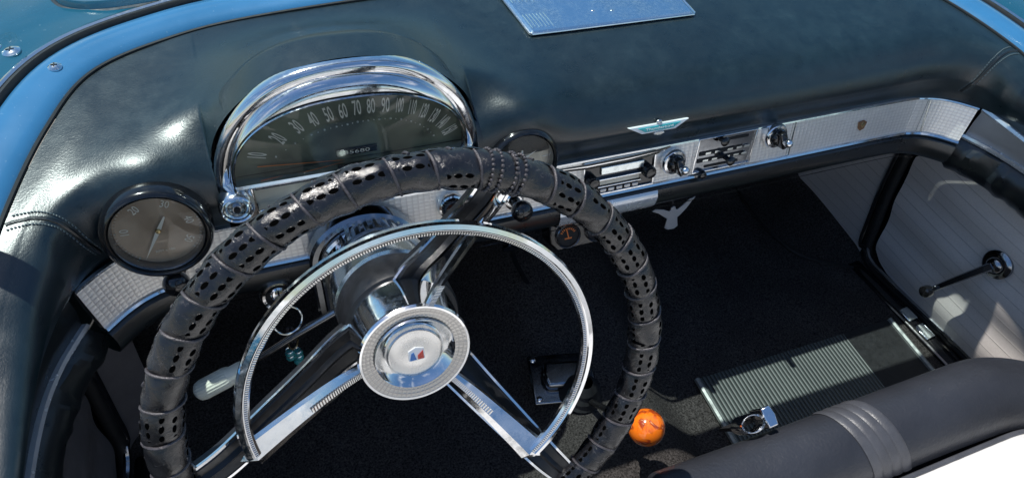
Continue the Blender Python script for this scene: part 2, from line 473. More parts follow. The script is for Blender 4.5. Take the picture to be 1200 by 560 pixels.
dash = thing('dashboard', 'black padded vinyl dashboard running the width of the open car', 'dashboard', (XC, 0, 0))
us = []
u = -9.
while u < 9.001:
    us.append(u); x = abs(u); u += .016 if -5.6 < u < .2 else .03
TS = [i / 64 for i in range(65)]
mb = MB(); mb.grid([[pad_pt(u, t) for t in TS] for u in us]); pad = mb.build('dash_pad', 'pad', dash, sharp=60)
# piping along the rear edge of the pad
def e_path(off, dz, a0=-9, a1=9, n=160):
    out = []
    for i in range(n + 1):
        a = a0 + (a1 - a0) * i / n; s = -1 if a < 0 else 1
        e = cr(E_ST, abs(a)); e2 = cr(E_ST, min(9, abs(a) + .05)); e1 = cr(E_ST, max(0, abs(a) - .05))
        tx, ty = e2[0] - e1[0], e2[1] - e1[1]; l = math.hypot(tx, ty) or 1
        nx, ny = -ty / l, tx / l          # points outward (away from the cabin) in half coordinates
        out.append(V((XC + s * (e[0] + nx * off), e[1] + ny * off, e[2] + dz)))
    return out
mb = MB(); mb.tube(e_path(.003, .0005), .0024, 8); mb.build('edge_welt', 'rubber', dash)
# stitched seams where the pad wraps round to the doors
for s in (-1, 1):
    for k, (o, mt, r) in enumerate(((0, 'vinyl', .0022), (-.085, 'thread', .0009), (.085, 'thread', .0009))):
        pts = []
        for i in range(61):
            t = .12 + .86 * i / 60; uu = 5.15 + .95 * t + o
            P = pad_pt(s * uu, t); A = pad_pt(s * uu, t + .01) - P; B = pad_pt(s * (uu + .02), t) - P
            n = A.cross(B).normalized(); n = n if n.z > 0 else -n
            pts.append(P + n * (.0004 if k else -.0005))
        mb = MB()
        if k == 0: mb.tube(pts, r, 8)
        else:
            for i in range(0, 58, 2):
                mb.tube([pts[i], pts[i] .lerp(pts[i + 1], .5) + V((0, 0, .0004)), pts[i + 1]], r, 5)
        mb.build('seam' if k == 0 else 'stitching', mt, dash)

# ------------------------------------------------------------------ fascia strip and lower rail
PATH_H = [(0, 0), (.30, 0), (.50, 0), (.545, -.004), (.575, -.014), (.600, -.030), (.622, -.050)]
def strip_path(n=130, off=0.):
    pts = []
    for i in range(-n, n + 1):
        a = abs(i) / n * 6; s = -1 if i < 0 else 1
        h, y = cr(PATH_H, a); h2, y2 = cr(PATH_H, min(6, a + .05)); h1, y1 = cr(PATH_H, max(0, a - .05))
        l = math.hypot(h2 - h1, y2 - y1) or 1; nx, ny = (y2 - y1) / l, -(h2 - h1) / l
        pts.append((V((XC + s * h, y, 0)), V((s * nx, ny, 0)).normalized()))
    return pts
SP = strip_path()
def along(prof, mb, x0=-9, x1=9, uv=False):
    rows = []; L = []; d = 0; last = None
    for ii, (P, N) in enumerate(SP):
        if not (x0 <= P.x <= x1):
            nb_ = [q for q in (SP[max(0, ii - 1)], SP[min(len(SP) - 1, ii + 1)]) if x0 <= q[0].x <= x1]
            if not nb_: continue
            xe = x0 if P.x < x0 else x1; k_ = (xe - P.x) / (nb_[0][0].x - P.x); P = P.lerp(nb_[0][0], k_); N = N.lerp(nb_[0][1], k_)
        if last is not None: d += (P - last).length
        last = P; rows.append([P + N * o + V((0, 0, z)) for o, z in prof]); L.append(d)
    if len(rows) < 2: return mb
    vv = [0]
    for a, b in zip(prof, prof[1:]): vv.append(vv[-1] + math.hypot(a[0] - b[0], a[1] - b[1]))
    return mb.grid(rows, uvf=lambda i, j: (L[i], vv[j]))
panel_joints = [-9, .243, .498, 9]
fas = thing('trim_panel', 'silver waffle textured metal trim strip across the dashboard', 'trim strip', (XC, -.02, -.03))
for a, b in zip(panel_joints, panel_joints[1:]):
    mb = MB(); along([(.012, -.0045), (.0128, -.005), (.028, -.057), (.0275, -.0575)], mb, a + .0003, b - .0003); mb.build('panel', 'fascia', fas)
    mb = MB()
    along([(.012, -.0005), (.0155, -.001), (.0165, -.003), (.0150, -.005), (.0125, -.0055)], mb, a + .0002, b - .0002)
    along([(.0275, -.0555), (.0305, -.0560), (.0325, -.0585), (.0310, -.0615), (.0270, -.062)], mb, a + .0002, b - .0002); mb.build('edge_moulding', 'chrome', fas)
for x in panel_joints[1:3]:
    mb = MB(); along([(.0138, -.0045), (.0292, -.0572)], mb, x - .012, x + .012); rw = [p for p in mb.v]
    mb = MB(); a_ = min(rw[0::2], key=lambda p: abs(p.x - x)); b_ = min(rw[1::2], key=lambda p: abs(p.x - x)); b_ = V((b_.x, b_.y, b_.z))
    mb.tube([a_, a_.lerp(b_, .5), b_], .0009, 6); mb.build('joint_strip', 'chrome_dull', fas)
mb = MB(); along([(.006, .004), (.0085, -.03), (.020, -.062), (.028, -.0625), (.034, -.066), (.0375, -.076), (.0365, -.090), (.030, -.101), (.016, -.108), (-.02, -.110), (-.25, -.135)], mb)
mb.build('lower_rail', 'vinyl', dash)
mb = MB(); along([(.0375, -.0995), (.0372, -.1015), (.0350, -.1030)], mb, -.60, .52); 
mb.build('rail_bead', 'black', dash)
mb = MB()
def rail_sleeve(x0, x1, mt, nm, g=.0012):
    m = MB(); along([(.030, -.0640), (.0355, -.0668), (.0375 + g, -.076), (.0365 + g, -.090), (.030 + g, -.102), (.018, -.1085)], m, x0, x1); return m.build(nm, mt, dash, label='bright chrome section of the lower rail below the radio')
rail_sleeve(-.122, .026, 'bright_trim', 'rail_sleeve', .0022)

# crest on the glove box panel
def on_strip(x, z, out=0.):   # frame on the strip's face
    best = min(SP, key=lambda q: abs(q[0].x - x)); P, N = best
    f = (-.005 - z) / .052; o = .0128 + .0152 * f
    n = (N + V((0, 0, -.28))).normalized() * 1.
    n = (N * .96 + V((0, 0, .28))).normalized()
    pos = V((x, P.y, z)) + N * (o + .0006 + out)
    return frame(pos, n, V((0, 0, 1)).cross(N) * -1 if False else V((1, 0, 0)))
M = on_strip(.376, -.031)
em = thing('crest_emblem', 'small bronze crest on the right part of the silver strip', 'emblem', M.translation)
mb = MB(); mb.prism([(-.008, .006), (.002, .008), (.009, .004), (.006, -.006), (-.001, -.009), (-.006, -.004)], 0, .0015, M); mb.build('shield', 'gold', em, bevel=.0004)
mb = MB(); mb.prism([(-.004, .002), (.000, .006), (.005, .002), (.001, -.004)], .0016, .0026, M); mb.build('crest_bird', 'brass', em, bevel=.0003)

# ------------------------------------------------------------------ speedometer
SO = V((SPX, 0, .03))
sp = thing('speedometer', 'chrome hooded arched speedometer rising from the dashboard behind the wheel', 'speedometer', (SPX, 0, .03))
def arch_outline(w, h, n=72, e=2.35, z0=0., x0=0.):
    out = []
    for i in range(n + 1):
        a = math.pi * (1 - i / n); c, s_ = math.cos(a), math.sin(a)
        out.append((x0 + w * math.copysign(abs(c) ** (2 / e), c), z0 + h * abs(s_) ** (2 / e)))
    return out
def arch_rings(specs):
    rings = []
    for w, h, y, z0, x0 in specs: rings.append([V((SPX + x, y, .03 + z)) for x, z in arch_outline(w, h, z0=z0, x0=x0)])
    return rings
mb = MB(); mb.grid(arch_rings([(.1430, .1625, .014, -.01, 0), (.1445, .1660, .002, -.01, 0), (.1450, .1672, -.006, -.01, 0), (.1442, .1660, -.0105, -.01, 0), (.1405, .1620, -.0130, -.01, 0), (.1340, .1550, -.0142, -.01, 0),
    (.1305, .1510, -.0125, -.01, 0), (.1285, .1490, -.0070, -.01, 0), (.1280, .1485, .000, -.01, 0)])); mb.build('hood_rim', 'chrome', sp, sharp=60)
mb = MB(); mb.grid(arch_rings([(.1282, .1488, .002, -.01, 0), (.1274, .1460, -.0030, .0, 0), (.1270, .1380, -.0110, .010, 0), (.1264, .1240, -.0185, .020, 0), (.1254, .1085, -.0232, .030, 0), (.1245, .0950, -.0250, .036, 0)]))
mb.build('inner_visor', 'chrome', sp, sharp=80)
mb = MB(); o_ = arch_rings([(.1244, .0945, -.0235, .035, 0), (.1232, .0930, -.0268, .035, 0), (.1215, .0910, -.0262, .036, 0), (.1208, .0900, -.0215, .036, 0)]); mb.grid(o_); mb.build('bezel', 'chrome', sp)
def fill_arch(w, h, y, x0, ny=1, bulge=0.):
    o = arch_outline(w, h, x0=x0); m = MB(); rows = []
    for k in range(13):
        f = k / 12; rows.append([V((SPX + x0 + (x - x0) * f, y - bulge * (1 - f * f), .066 + z * f)) for x, z in o])
    m.grid(rows); return m
fill_arch(.1225, .0915, -.010, 0).build('dial_face', 'dial', sp)
fill_arch(.1212, .0904, -.0215, 0, bulge=.003).build('glass', 'lens', sp)
mb = MB(); dots = MB()
MD = lambda x, z, ang: Matrix.Translation(V((SPX + x, -.0105, .03 + z))) @ Matrix.Rotation(R_(90), 4, 'X') @ Matrix.Rotation(ang, 4, 'Z')
NX_ = [-.474, -.451, -.4315, -.415, -.3995, -.385, -.371, -.3565, -.3415, -.327, -.3135, -.301, -.290, -.280, -.2725]
NZ_ = [.090, .108, .119, .125, .1285, .130, .1315, .131, .1295, .1265, .1215, .1145, .106, .0955, .083]
NR_ = [72, 46, 30, 20, 13, 8, 4, 0, -3, -6, -10, -18, -30, -43, -62]
for i in range(15):
    s_ = str(10 + 10 * i); x = NX_[i] - SPX; z = NZ_[i] - .03
    text_mesh(mb, s_, .0125, MD(x, z, R_(NR_[i])), sx=.70 if len(s_) < 3 else .47, sy=2.1, ext=.0002, bold=.008)
    q = V((-.372, .060)); p = V((NX_[i], NZ_[i])); d = (q - p).normalized() * .0175; p2 = p + d
    dots.ball((0, 0, 0), .0011, 6, MD(p2.x - SPX, p2.y - .03, 0))
    if i < 14:
        p = V(((NX_[i] + NX_[i + 1]) / 2, (NZ_[i] + NZ_[i + 1]) / 2)); p2 = p + (q - p).normalized() * .0175
        dots.ball((0, 0, 0), .0006, 5, MD(p2.x - SPX, p2.y - .03, 0))
mb.build('numerals', 'white_mark', sp); dots.build('scale_dots', 'white_mark', sp)
mb = MB(); mb.box((SPX + .004, -.0115, .0765), (.044, .002, .009)); od = mb.build('odometer', 'black', sp, bevel=.0008)
mb = MB(); text_mesh(mb, '35680', .0075, Matrix.Translation((SPX + .004, -.0128, .0765)) @ Matrix.Rotation(R_(90), 4, 'X'), 1.5, .9, .0001); mb.build('digits', 'dim_mark', od)
mb = MB(); mb.add([(SPX - .014, -.0125, .067), (SPX - .009, -.0125, .067), (SPX - .098, -.0125, .078), (SPX - .098, -.0125, .0765)], [(0, 1, 2, 3)]); mb.build('needle', 'orange_mark', sp)
# lower chrome panel with its recessed lamp windows
mb = MB()
for x0, x1, z0, z1 in ((-.5035, -.486, .014, .0655), (-.270, -.2525, .014, .0655), (-.486, -.270, .0535, .0655), (-.486, -.270, .014, .024), (-.428, -.330, .024, .0535)):
    mb.box(((x0 + x1) / 2, -.006, (z0 + z1) / 2), (x1 - x0, .034, z1 - z0))
mb.build('lower_bezel', 'chrome', sp, bevel=.0022)
mb = MB(); mb.box((-.378, -.004, .039), (.225, .010, .034)); mb.build('lamp_window', 'dial_pale', sp)
mb = MB(); mb.sweep([(-.5015, -.0235, .0640), (-.378, -.0245, .0645), (-.2545, -.0235, .0640)], [(-.003, -.003), (.003, -.003), (.0045, 0), (.003, .003), (-.003, .003)]); mb.build('cross_bar', 'chrome', sp)
# chrome bosses at the feet of the hood
for xb in (-.5055, -.2535):
    M = frame((xb, .004, .040), (0, -.95, .12)); bo = MB()
    bo.lathe([(.0125, 0), (.0165, .004), (.0185, .018), (.0180, .036), (.0165, .041), (.0150, .0425), (.0135, .041)], M, 40); b1 = bo.build('foot_boss', 'chrome', sp)
    bo = MB(); bo.lathe([(.0136, .040), (.0115, .0415), (.0095, .040), (.0085, .036)], M, 32); bo.build('collar', 'chrome_dull', b1)
    bo = MB(); bo.lathe([(0, .0405), (.0045, .0400), (.0060, .038), (.0086, .036)], M, 32); bo.build('plug', 'chrome_dark', b1)
    bo = MB(); bo.lathe([(0, .0425), (.0032, .0422), (.0036, .039)], M, 20); bo.build('pin', 'matte', b1)

# ------------------------------------------------------------------ round gauges
def gauge(name, label, cat, x, z, y, r, dm, tilt=13):
    M = frame((x, y, z), (0, -math.cos(R_(tilt)), math.sin(R_(tilt))))
    g = thing(name, label, cat, (x, y, z))
    mb = MB(); mb.lathe([(r * 1.0, -.03), (r * 1.02, -.008), (r * 1.0, .001), (r * .955, .0055), (r * .905, .0065), (r * .87, .004), (r * .855, -.001)], M, 72); mb.build('bezel', 'black', g, sharp=60)
    mb = MB(); mb.lathe([(r * .86, .001), (r * .838, .003), (r * .815, .001), (r * .80, -.004), (r * .79, -.009)], M, 72); mb.build('trim_ring', 'chrome_dark', g)
    mb = MB(); mb.disc(r * .81, -.0085, M, 72); d = mb.build('dial', dm, g)
    mb = MB(); mb.lathe([(0, .002), (r * .3, .0016), (r * .6, .0006), (r * .835, -.001)], M, 64); mb.build('glass', 'lens', g)
    return g, M, d
g, M, d = gauge('tachometer', 'round black rimmed tachometer with brown dial, left of the speedometer', 'tachometer', -.583, .036, -.040, .0515, 'dial_brown')
mb = MB(); r = .0525
A0, A1 = R_(230), R_(-45)
for i in range(51):
    a = A0 + (A1 - A0) * i / 50; big = i % 10 == 0
    c, s_ = math.cos(a), math.sin(a)
    if big: mb.ball((c * r * .745, s_ * r * .745, -.0078), .0011, 5, M)
    elif i % 2 == 0 or i < 18 or i > 38: mb.tube([M @ V((c * r * .73, s_ * r * .73, -.008)), M @ V((c * r * .765, s_ * r * .765, -.008))], .00035, 4)
for i, s_ in enumerate(('10', '20', '30', '40', '50')):
    a = A0 + (A1 - A0) * (i + 1) / 5 ; c, q = math.cos(a), math.sin(a)
    if i == 4: a += R_(10); c, q = math.cos(a), math.sin(a)
    text_mesh(mb, s_, .0105, M @ Matrix.Translation((c * r * .575, q * r * .575, -.008)) @ Matrix.Rotation(a - math.pi / 2 if q > -.2 else a - math.pi / 2, 4, 'Z'), .85, 1.1, .0001)
text_mesh(mb, 'RPM x 100', .0042, M @ Matrix.Translation((0, -r * .50, -.008)), 1., 1., .0001)
mb.build('numerals', 'dim_mark', d)
mb = MB(); a = R_(238); c, s_ = math.cos(a), math.sin(a); pr = V((-s_, c, 0))
mb.add([V((c, s_, 0)) * .038 + V((0, 0, -.005)), pr * .0022 + V((0, 0, -.005)), V((c, s_, 0)) * -.018 + pr * .0008 + V((0, 0, -.005)), V((c, s_, 0)) * -.018 - pr * .0008 + V((0, 0, -.005)), -pr * .0022 + V((0, 0, -.005))], [(0, 1, 2, 3, 4)], M)
nd = mb.build('needle', 'dim_mark', g); mb = MB(); mb.lathe([(0, -.0025), (.0022, -.003), (.003, -.006)], M, 20); mb.build('needle_cap', 'brass', nd)
g, M, d = gauge('clock', 'round black rimmed clock with tan dial, right of the speedometer', 'clock', -.184, .030, -.030, .0450, 'dial_pale')
r = .045; mb = MB()
for i in range(12):
    a = R_(30 * i); c, s_ = math.cos(a), math.sin(a); mb.box((0, 0, 0), (.0045 if i % 3 else .007, .0011, .0004), M @ Matrix.Translation((c * r * .70, s_ * r * .70, -.008)) @ Matrix.Rotation(a, 4, 'Z'))
mb.build('hour_marks', 'white_mark', d)
for nm, a, l in (('minute_hand', 88, .029), ('hour_hand', 28, .022)):
    mb = MB(); mb.add([(l, 0, 0), (.006, .0016, 0), (-.006, .0009, 0), (-.006, -.0009, 0), (.006, -.0016, 0)], [(0, 1, 2, 3, 4)], M @ Matrix.Translation((0, 0, -.0055 if l > .025 else -.0065)) @ Matrix.Rotation(R_(a), 4, 'Z')); mb.build(nm, 'white_mark', g)

# ------------------------------------------------------------------ knobs on the strip
def knob(kind, x, z, label, rot=0.):
    M = on_strip(x, z) @ Matrix.Rotation(R_(rot), 4, 'Z')
    k = thing('control_knob', label, 'knob', M.translation, 'knobs on the dashboard strip')
    if kind == 'ball':
        mb = MB(); mb.lathe([(.0125, -.001), (.0125, .002), (.0095, .004), (.0075, .004)], M, 32); mb.build('bezel', 'chrome', k)
        mb = MB(); mb.lathe([(.007, .002), (.006, .010), (.0045, .014), (.0080, .016), (.0125, .021), (.0140, .027), (.0125, .033), (.008, .037), (.0, .0385)], M, 40); mb.build('grip', 'black', k)
    elif kind == 'push':
        mb = MB(); mb.lathe([(.0175, -.001), (.0175, .006), (.0160, .009), (.0135, .010)], M, 40); mb.build('bezel', 'chrome', k)
        mb = MB(); mb.lathe([(.0138, .008), (.0132, .014), (.0105, .0165), (.0085, .0150), (0, .0145)], M, 120, star=lambda a: 1 + .035 * math.cos(24 * a)); mb.build('grip', 'black', k)
    elif kind == 'tiny':
        mb = MB(); mb.lathe([(.0060, -.001), (.0065, .006), (.0050, .011), (0, .0125)], M, 24); mb.build('grip', 'black', k)
    else:   # chrome collar with a black twin winged knob and a chrome nose
        mb = MB(); mb.lathe([(.0165, -.002), (.0170, .002), (.0185, .005), (.0185, .008), (.0165, .0105), (.0130, .011), (.0118, .008)], M, 48); mb.build('bezel', 'chrome', k)
        mb = MB(); mb.lathe([(.0120, .006), (.0125, .012), (.0110, .017), (.0080, .019), (0, .0195)], M, 60, star=lambda a: 1 + .05 * math.cos(12 * a)); b_ = mb.build('dial', 'black', k)
        mb = MB(); mb.prism([(-.0050, -.013), (.0050, -.013), (.0062, 0), (.0050, .013), (-.0050, .013), (-.0062, 0)], .014, .027, M); mb.build('wing', 'black', k, bevel=.002)
        mb = MB(); mb.lathe([(.0045, .020), (.0050, .028), (.0058, .033), (.0052, .037), (.0030, .039), (0, .0395)], M, 32); mb.build('nose', 'chrome', k)
    return k
knob('ball', -.590, -.040, 'black knob tucked under the tachometer at the left end')
knob('push', -.270, -.027, 'flat ribbed black knob in a chrome ring, seen behind the upper wheel spoke')
knob('ball', -.186, -.040, 'glossy black ball knob below the clock')
knob('wing', .043, -.026, 'chrome nosed black knob between the radio and the heater control', 20)
knob('wing', .209, -.017, 'chrome nosed black knob right of the heater control', 20)
knob('tiny', .093, -.0545, 'tiny black button below the left corner of the heater control')

# ------------------------------------------------------------------ radio and heater control
def local_panel(x0, x1, ztop, zbot):
    M = on_strip((x0 + x1) / 2, (ztop + zbot) / 2); return M, x1 - x0, (ztop - zbot) / .96
M, w, h = local_panel(-.092, .016, -.006, -.055)
ra = thing('radio', 'chrome framed car radio with two black knobs in the dashboard strip', 'radio', M.translation)
mb = MB()
for c, d_ in (((0, h / 2 - .0015, .002), (w, .003, .006)), ((0, -h / 2 + .0015, .002), (w, .003, .006)), ((-w / 2 + .0015, 0, .0017), (.003, h, .006)), ((w / 2 - .0015, 0, .0017), (.003, h, .006))): mb.box(c, d_, M)
mb.build('frame', 'chrome', ra, bevel=.0008)
mb = MB(); mb.box((0, 0, .0005), (w - .005, h - .005, .003), M); mb.build('face', 'black', ra)
mb = MB(); mb.box((.004, .010, .003), (.064, .011, .004), M); dw = mb.build('dial_window', 'chrome_dull', ra, bevel=.001)
mb = MB(); mb.box((0, -.002, .004), (.066, .0022, .005), M); mb.box((0, -.0125, .004), (.066, .0018, .005), M); mb.build('divider', 'chrome', ra, bevel=.0006)
mb = MB(); mb.box((0, -.0072, .0030), (.060, .0060, .003), M); mb.build('scale', 'dial_pale', ra)
for i in range(5):
    mb = MB(); mb.box((-.024 + i * .012, -.0178, .004), (.0095, .0055, .006), M); mb.build('push_button', 'chrome_dark', ra, bevel=.0008)
for xk in (-.042, .042):
    mb = MB(); mb.lathe([(.0085, 0), (.0085, .010), (.007, .013), (.004, .0135), (0, .0135)], M @ Matrix.Translation((xk, -.001, .003)), 60, star=lambda a: 1 + .04 * math.cos(14 * a)); mb.build('knob', 'black', ra)
M, w, h = local_panel(.079, .176, -.002, -.052)
he = thing('heater_control', 'black heater control plate with slotted levers in a chrome frame', 'heater control', M.translation)
sk = Matrix.Identity(4); sk[0][1] = .10; M2 = M @ sk
mb = MB()
for c, d_ in (((0, h / 2 - .001, .002), (w, .0022, .006)), ((0, -h / 2 + .001, .002), (w, .0022, .006)), ((-w / 2 + .001, 0, .0017), (.0024, h, .006)), ((w / 2 - .001, 0, .0017), (.0024, h, .006))): mb.box(c, d_, M2)
mb.build('frame', 'chrome', he, bevel=.0006)
mb = MB(); mb.box((0, 0, .0005), (w - .004, h - .004, .003), M2); mb.build('plate', 'chrome_dark', he)
mb = MB()
for c, d_ in (((.012, .0175, .0024), (.046, .0035, .0016)), ((-.006, .002, .0024), (.070, .0055, .0016)), ((-.004, -.0085, .0024), (.076, .0055, .0016)), ((0, -.019, .0024), (.055, .0028, .0016))): mb.box(c, d_, M2)
mb.build('slot', 'matte', he)
mb = MB()
for xx in (-.028, -.013, .008, .023, .036):
    mb.box((xx, .002, .0038), (.0085, .0030, .0012), M2); mb.box((xx - .002, -.0085, .0038), (.0085, .0026, .0012), M2)
mb.build('legend_plate', 'chrome_dull', he)
for (lx, ly, l) in ((-.010, .019, .009), (.004, -.010, .015)):
    mb = MB(); mb.lathe([(.0035, 0), (.0030, l * .5), (.0062, l * .7), (.0065, l), (.0040, l + .002), (0, l + .0025)], M2 @ Matrix.Translation((lx, ly, .003)), 28); mb.build('lever', 'black', he)

# blade shaped chrome nameplate and winged badge on the pad
nb = MB(); nb.sweep([(-.165, -.032, .0095), (-.10, -.037, .0105), (-.04, -.037, .0110), (0.000, -.035, .0112), (.024, -.030, .0110)], [(-.0015, -.002), (.003, -.0025), (.004, 0), (.003, .0035), (-.0015, .003)], scale=lambda f: max(.12, math.sin(math.pi * min(.97, .1 + f * .85)) ** .6))
o = nb.build('chrome_blade', 'chrome'); tag(o, 'thin chrome blade moulding above the radio', 'moulding')
def badge_frame():
    P = pad_pt(.29 * 1, .33); 
    uu = 0.
    # find u where x = 0
    for k in range(400):
        uu = k * .002
        if pad_pt(uu, .33).x > .002: break
    P = pad_pt(uu, .30); A = pad_pt(uu, .36) - pad_pt(uu, .22); n = V((1, 0, 0)).cross(A).normalized()
    if n.y > 0: n = -n
    return frame(P + n * .0030 + V((-.002, -.0015, -.004)), (n + V((0, -.35, .25))).normalized()) @ Matrix.Diagonal((.92, .66, 1, 1))
M = badge_frame()
bd = thing('winged_badge', 'turquoise and white winged badge on the pad above the radio', 'badge', M.translation)
mb = MB(); mb.prism([(-.048, .0075), (.048, .0075), (.026, -.0085), (-.026, -.0085)], -.003, .002, M); mb.build('wing_plate', 'white_enamel', bd, bevel=.0008)
mb = MB(); mb.prism([(-.034, .0045), (.034, .0045), (.022, -.0050), (-.022, -.0050)], .001, .0030, M); mb.build('enamel', 'teal', bd, bevel=.0005)
mb = MB(); text_mesh(mb, 'Thunderbird', .0075, M @ Matrix.Translation((0, 0, .0033)), 1.15, .85, .0002); mb.build('lettering', 'white_enamel', bd)
mb = MB(); mb.ball((0, .0110, .001), .0042, 10, M, (1.1, 1, .6)); mb.prism([(-.006, -.0075), (.006, -.0075), (.009, -.012), (.003, -.0145), (-.003, -.0145), (-.009, -.012)], 0, .0035, M); mb.build('crest', 'brushed', bd, bevel=.0006)

# speaker grille lying on the pad
gr = thing('speaker_grille', 'flat bluish metal speaker grille with ribs on top of the dashboard', 'speaker grille', (-.004, .18, .1))
def gz(y):
    i = min(range(20, 65), key=lambda i: abs(pad_pt(.3, i / 64).y - y)); return pad_pt(.3, i / 64).z + .0045
_g0, _g1 = gz(.12), gz(.235)
def gz(y): return _g0 + (_g1 - _g0) * (y - .12) / .115
def gp(x, y, dz): return V((x - .085 * (y - .12) * (-x + .12) / .24 * 1.2, y, gz(y) + dz))
nx_, ny_ = 60, 40
mb = MB(); rows = []
for i in range(nx_ + 1):
    x = -.125 + .243 * i / nx_; row = []
    for j in range(ny_ + 1):
        y = .119 + .122 * j / ny_; e = min(x + .125, .118 - x, (y - .119))
        row.append(gp(x, y, .004 * min(1, max(0, e) / .003) ** .5 - .0030))
    rows.append(row)
mb.grid(rows); mb.build('plate', 'grille', gr)
def rib(pts): m = MB(); m.tube(pts, .0008, 6); m.build('rib', 'chrome', gr)
for k in range(7):
    x = -.118 + k * .0048
    for y0, y1 in ((.128, .158), (.186, .236)): rib([gp(x, y0 + .002 * (k % 2), .0012), gp(x, (y0 + y1) / 2, .0016), gp(x, y1, .0012)])
for k in range(6):
    x = .016 + k * .0048; rib([gp(x, .186, .0012), gp(x, .236, .0016)])
    x = .075 + k * .0048; rib([gp(x, .200, .0012), gp(x, .236, .0016)])
mb = MB(); mb.tube([gp(-.1255, y, -.001) for y in (.24, .21, .18, .15, .1215)] + [gp(-.1235, .1185, -.001)] + [gp(x, .1182, -.001) for x in (-.08, 0, .08, .116)] + [gp(.1185, y, -.001) for y in (.121, .15, .18, .21, .24)], .0016, 8); mb.build('edge_bead', 'chrome', gr)
for x, y in ((-.022, .150), (.004, .146)): MB().ball((0, 0, 0), .0022, 8, Matrix.Translation(gp(x, y, .001)), (1.2, 1, .5)).build('rivet', 'chrome', gr)

# ------------------------------------------------------------------ windshield base, cowl, hood
cowl = thing('convertible_car', 'teal blue painted car body around the open cabin', 'car', (XC, .3, -.7))
def e_off(d, dz):
    return e_path(d, dz)
rows = [e_off(.004, -.004), e_off(.008, .002), e_off(.018, .006), e_off(.034, .0085), e_off(.048, .0075), e_off(.054, .0045), e_off(.056, -.004)]
mb = MB(); mb.grid(rows)
mb.build('windshield_garnish', 'garnish', cowl)
rows = [e_off(.070, -.006), e_off(.074, .004), e_off(.10, .006), e_off(.14, .004), e_off(.22, -.004), e_off(.34, -.03), e_off(.36, -.30)]
mb = MB(); mb.grid(rows); mb.build('cowl_panel', 'body', cowl)
mb = MB(); mb.grid([[V((XC + s * .88, y, z)) for s in (-1, -.6, 0, .6, 1)] for y, z in ((.40, .085), (.8, .075), (1.3, .05), (1.8, 0), (1.85, -.4))]); mb.build('hood', 'body', cowl)
# raised hood edge behind the cowl, as seen at the top left
hp = [V((XC - .62, .36, .112)), V((XC - .605, .30, .114)), V((XC - .585, .278, .1145)), V((XC - .55, .270, .115)), V((XC - .49, .277, .115)), V((XC - .38, .295, .115)), V((XC - .2, .31, .115)), V((XC, .315, .115))]
hp2 = [V(p) for p in hp] + [V((2 * XC - p.x, p.y, p.z)) for p in reversed(hp[:-1])]
sm = []
for i in range(121):
    sm.append(V(cr([tuple(p) for p in hp2], i / 120 * (len(hp2) - 1))))
mb = MB(); mb.grid([[p + V((0, -.003, -.02)) for p in sm], [p + V((0, -.002, -.003)) for p in sm], [p for p in sm], [V((p.x, p.y + .012, p.z + .003)) for p in sm], [V((p.x, p.y + .5, p.z)) for p in sm]]); mb.build('hood_edge', 'body', cowl)
mb = MB(); mb.tube([p + V((0, -.004, -.012)) for p in sm], .004, 8); mb.build('hood_seal', 'rubber', cowl)
def screw(loc, n, parent, nm='screw', r=.0055):
    M = frame(loc, n); mb = MB(); mb.lathe([(r * 1.25, -.001), (r * 1.25, .0006), (r, .0016), (r * .75, .0028), (0, .0034)], M, 24); s_ = mb.build(nm, 'chrome', parent)
    mb = MB(); mb.box((0, 0, .0034), (r * 1.1, .0010, .0008), M); mb.box((0, 0, .00345), (.0010, r * 1.1, .0008), M); mb.build('slot', 'matte', s_)
for (hx, y) in ((-.597, .141), (-.337, .247), (-.1, .268), (.15, .268), (.39, .238), (.597, .141)):
    p = min(zip(e_off(.032, .0085), range(999)), key=lambda q: abs(q[0].x - XC - hx) + (0 if q[0].y > 0 else 1))[0]
    screw(p, (0, -.05, 1), cowl)
screw((-.700, .200, .1055), (-.1, 0, 1), cowl, 'wiper_pivot', .0075)
screw((-.716, .212, .1045), (-.1, 0, 1), cowl, 'wiper_pivot', .0050)

ws = thing('windshield', 'curved glass windshield in its chrome frame above the dashboard', 'windshield', (XC, .3, .1))
mb = MB(); mb.grid([e_off(.055, -.002), e_off(.0565, .0055), e_off(.060, .0085), e_off(.0640, .0075), e_off(.0650, .003)]); mb.build('gasket', 'rubber', ws)
mb = MB(); mb.tube(e_off(.0685, .0045), .0040, 8); mb.build('base_moulding', 'chrome', ws)
g0 = e_off(.0620, .005)
def up_glass(k):
    out = []
    for p in g0:
        y1 = -.010 + p.y * .06; x1 = XC + (p.x - XC) * .93
        q = V((p.x + (x1 - p.x) * k, p.y + (y1 - p.y) * k - .0 , p.z + (.42 - p.z) * k)); out.append(q)
    return out
sel = [i for i, p in enumerate(g0) if p.y > -.03]
mb = MB(); mb.grid([[up_glass(k)[i] for i in sel] for k in (0, .2, .4, .6, .8, 1)]); mb.build('glass', 'screen', ws)
topl = [up_glass(1)[i] for i in sel]
mb = MB(); mb.sweep(topl, [(-.020, -.012), (.020, -.012), (.024, .004), (.010, .016), (-.015, .014), (-.024, .002)]); mb.build('header', 'chrome', ws)
for i in (sel[0], sel[-1]):
    mb = MB(); mb.tube([up_glass(k)[i] + V((0, -.012, 0)) for k in (0, .25, .5, .75, 1)], .014, 12); mb.build('post', 'chrome', ws)

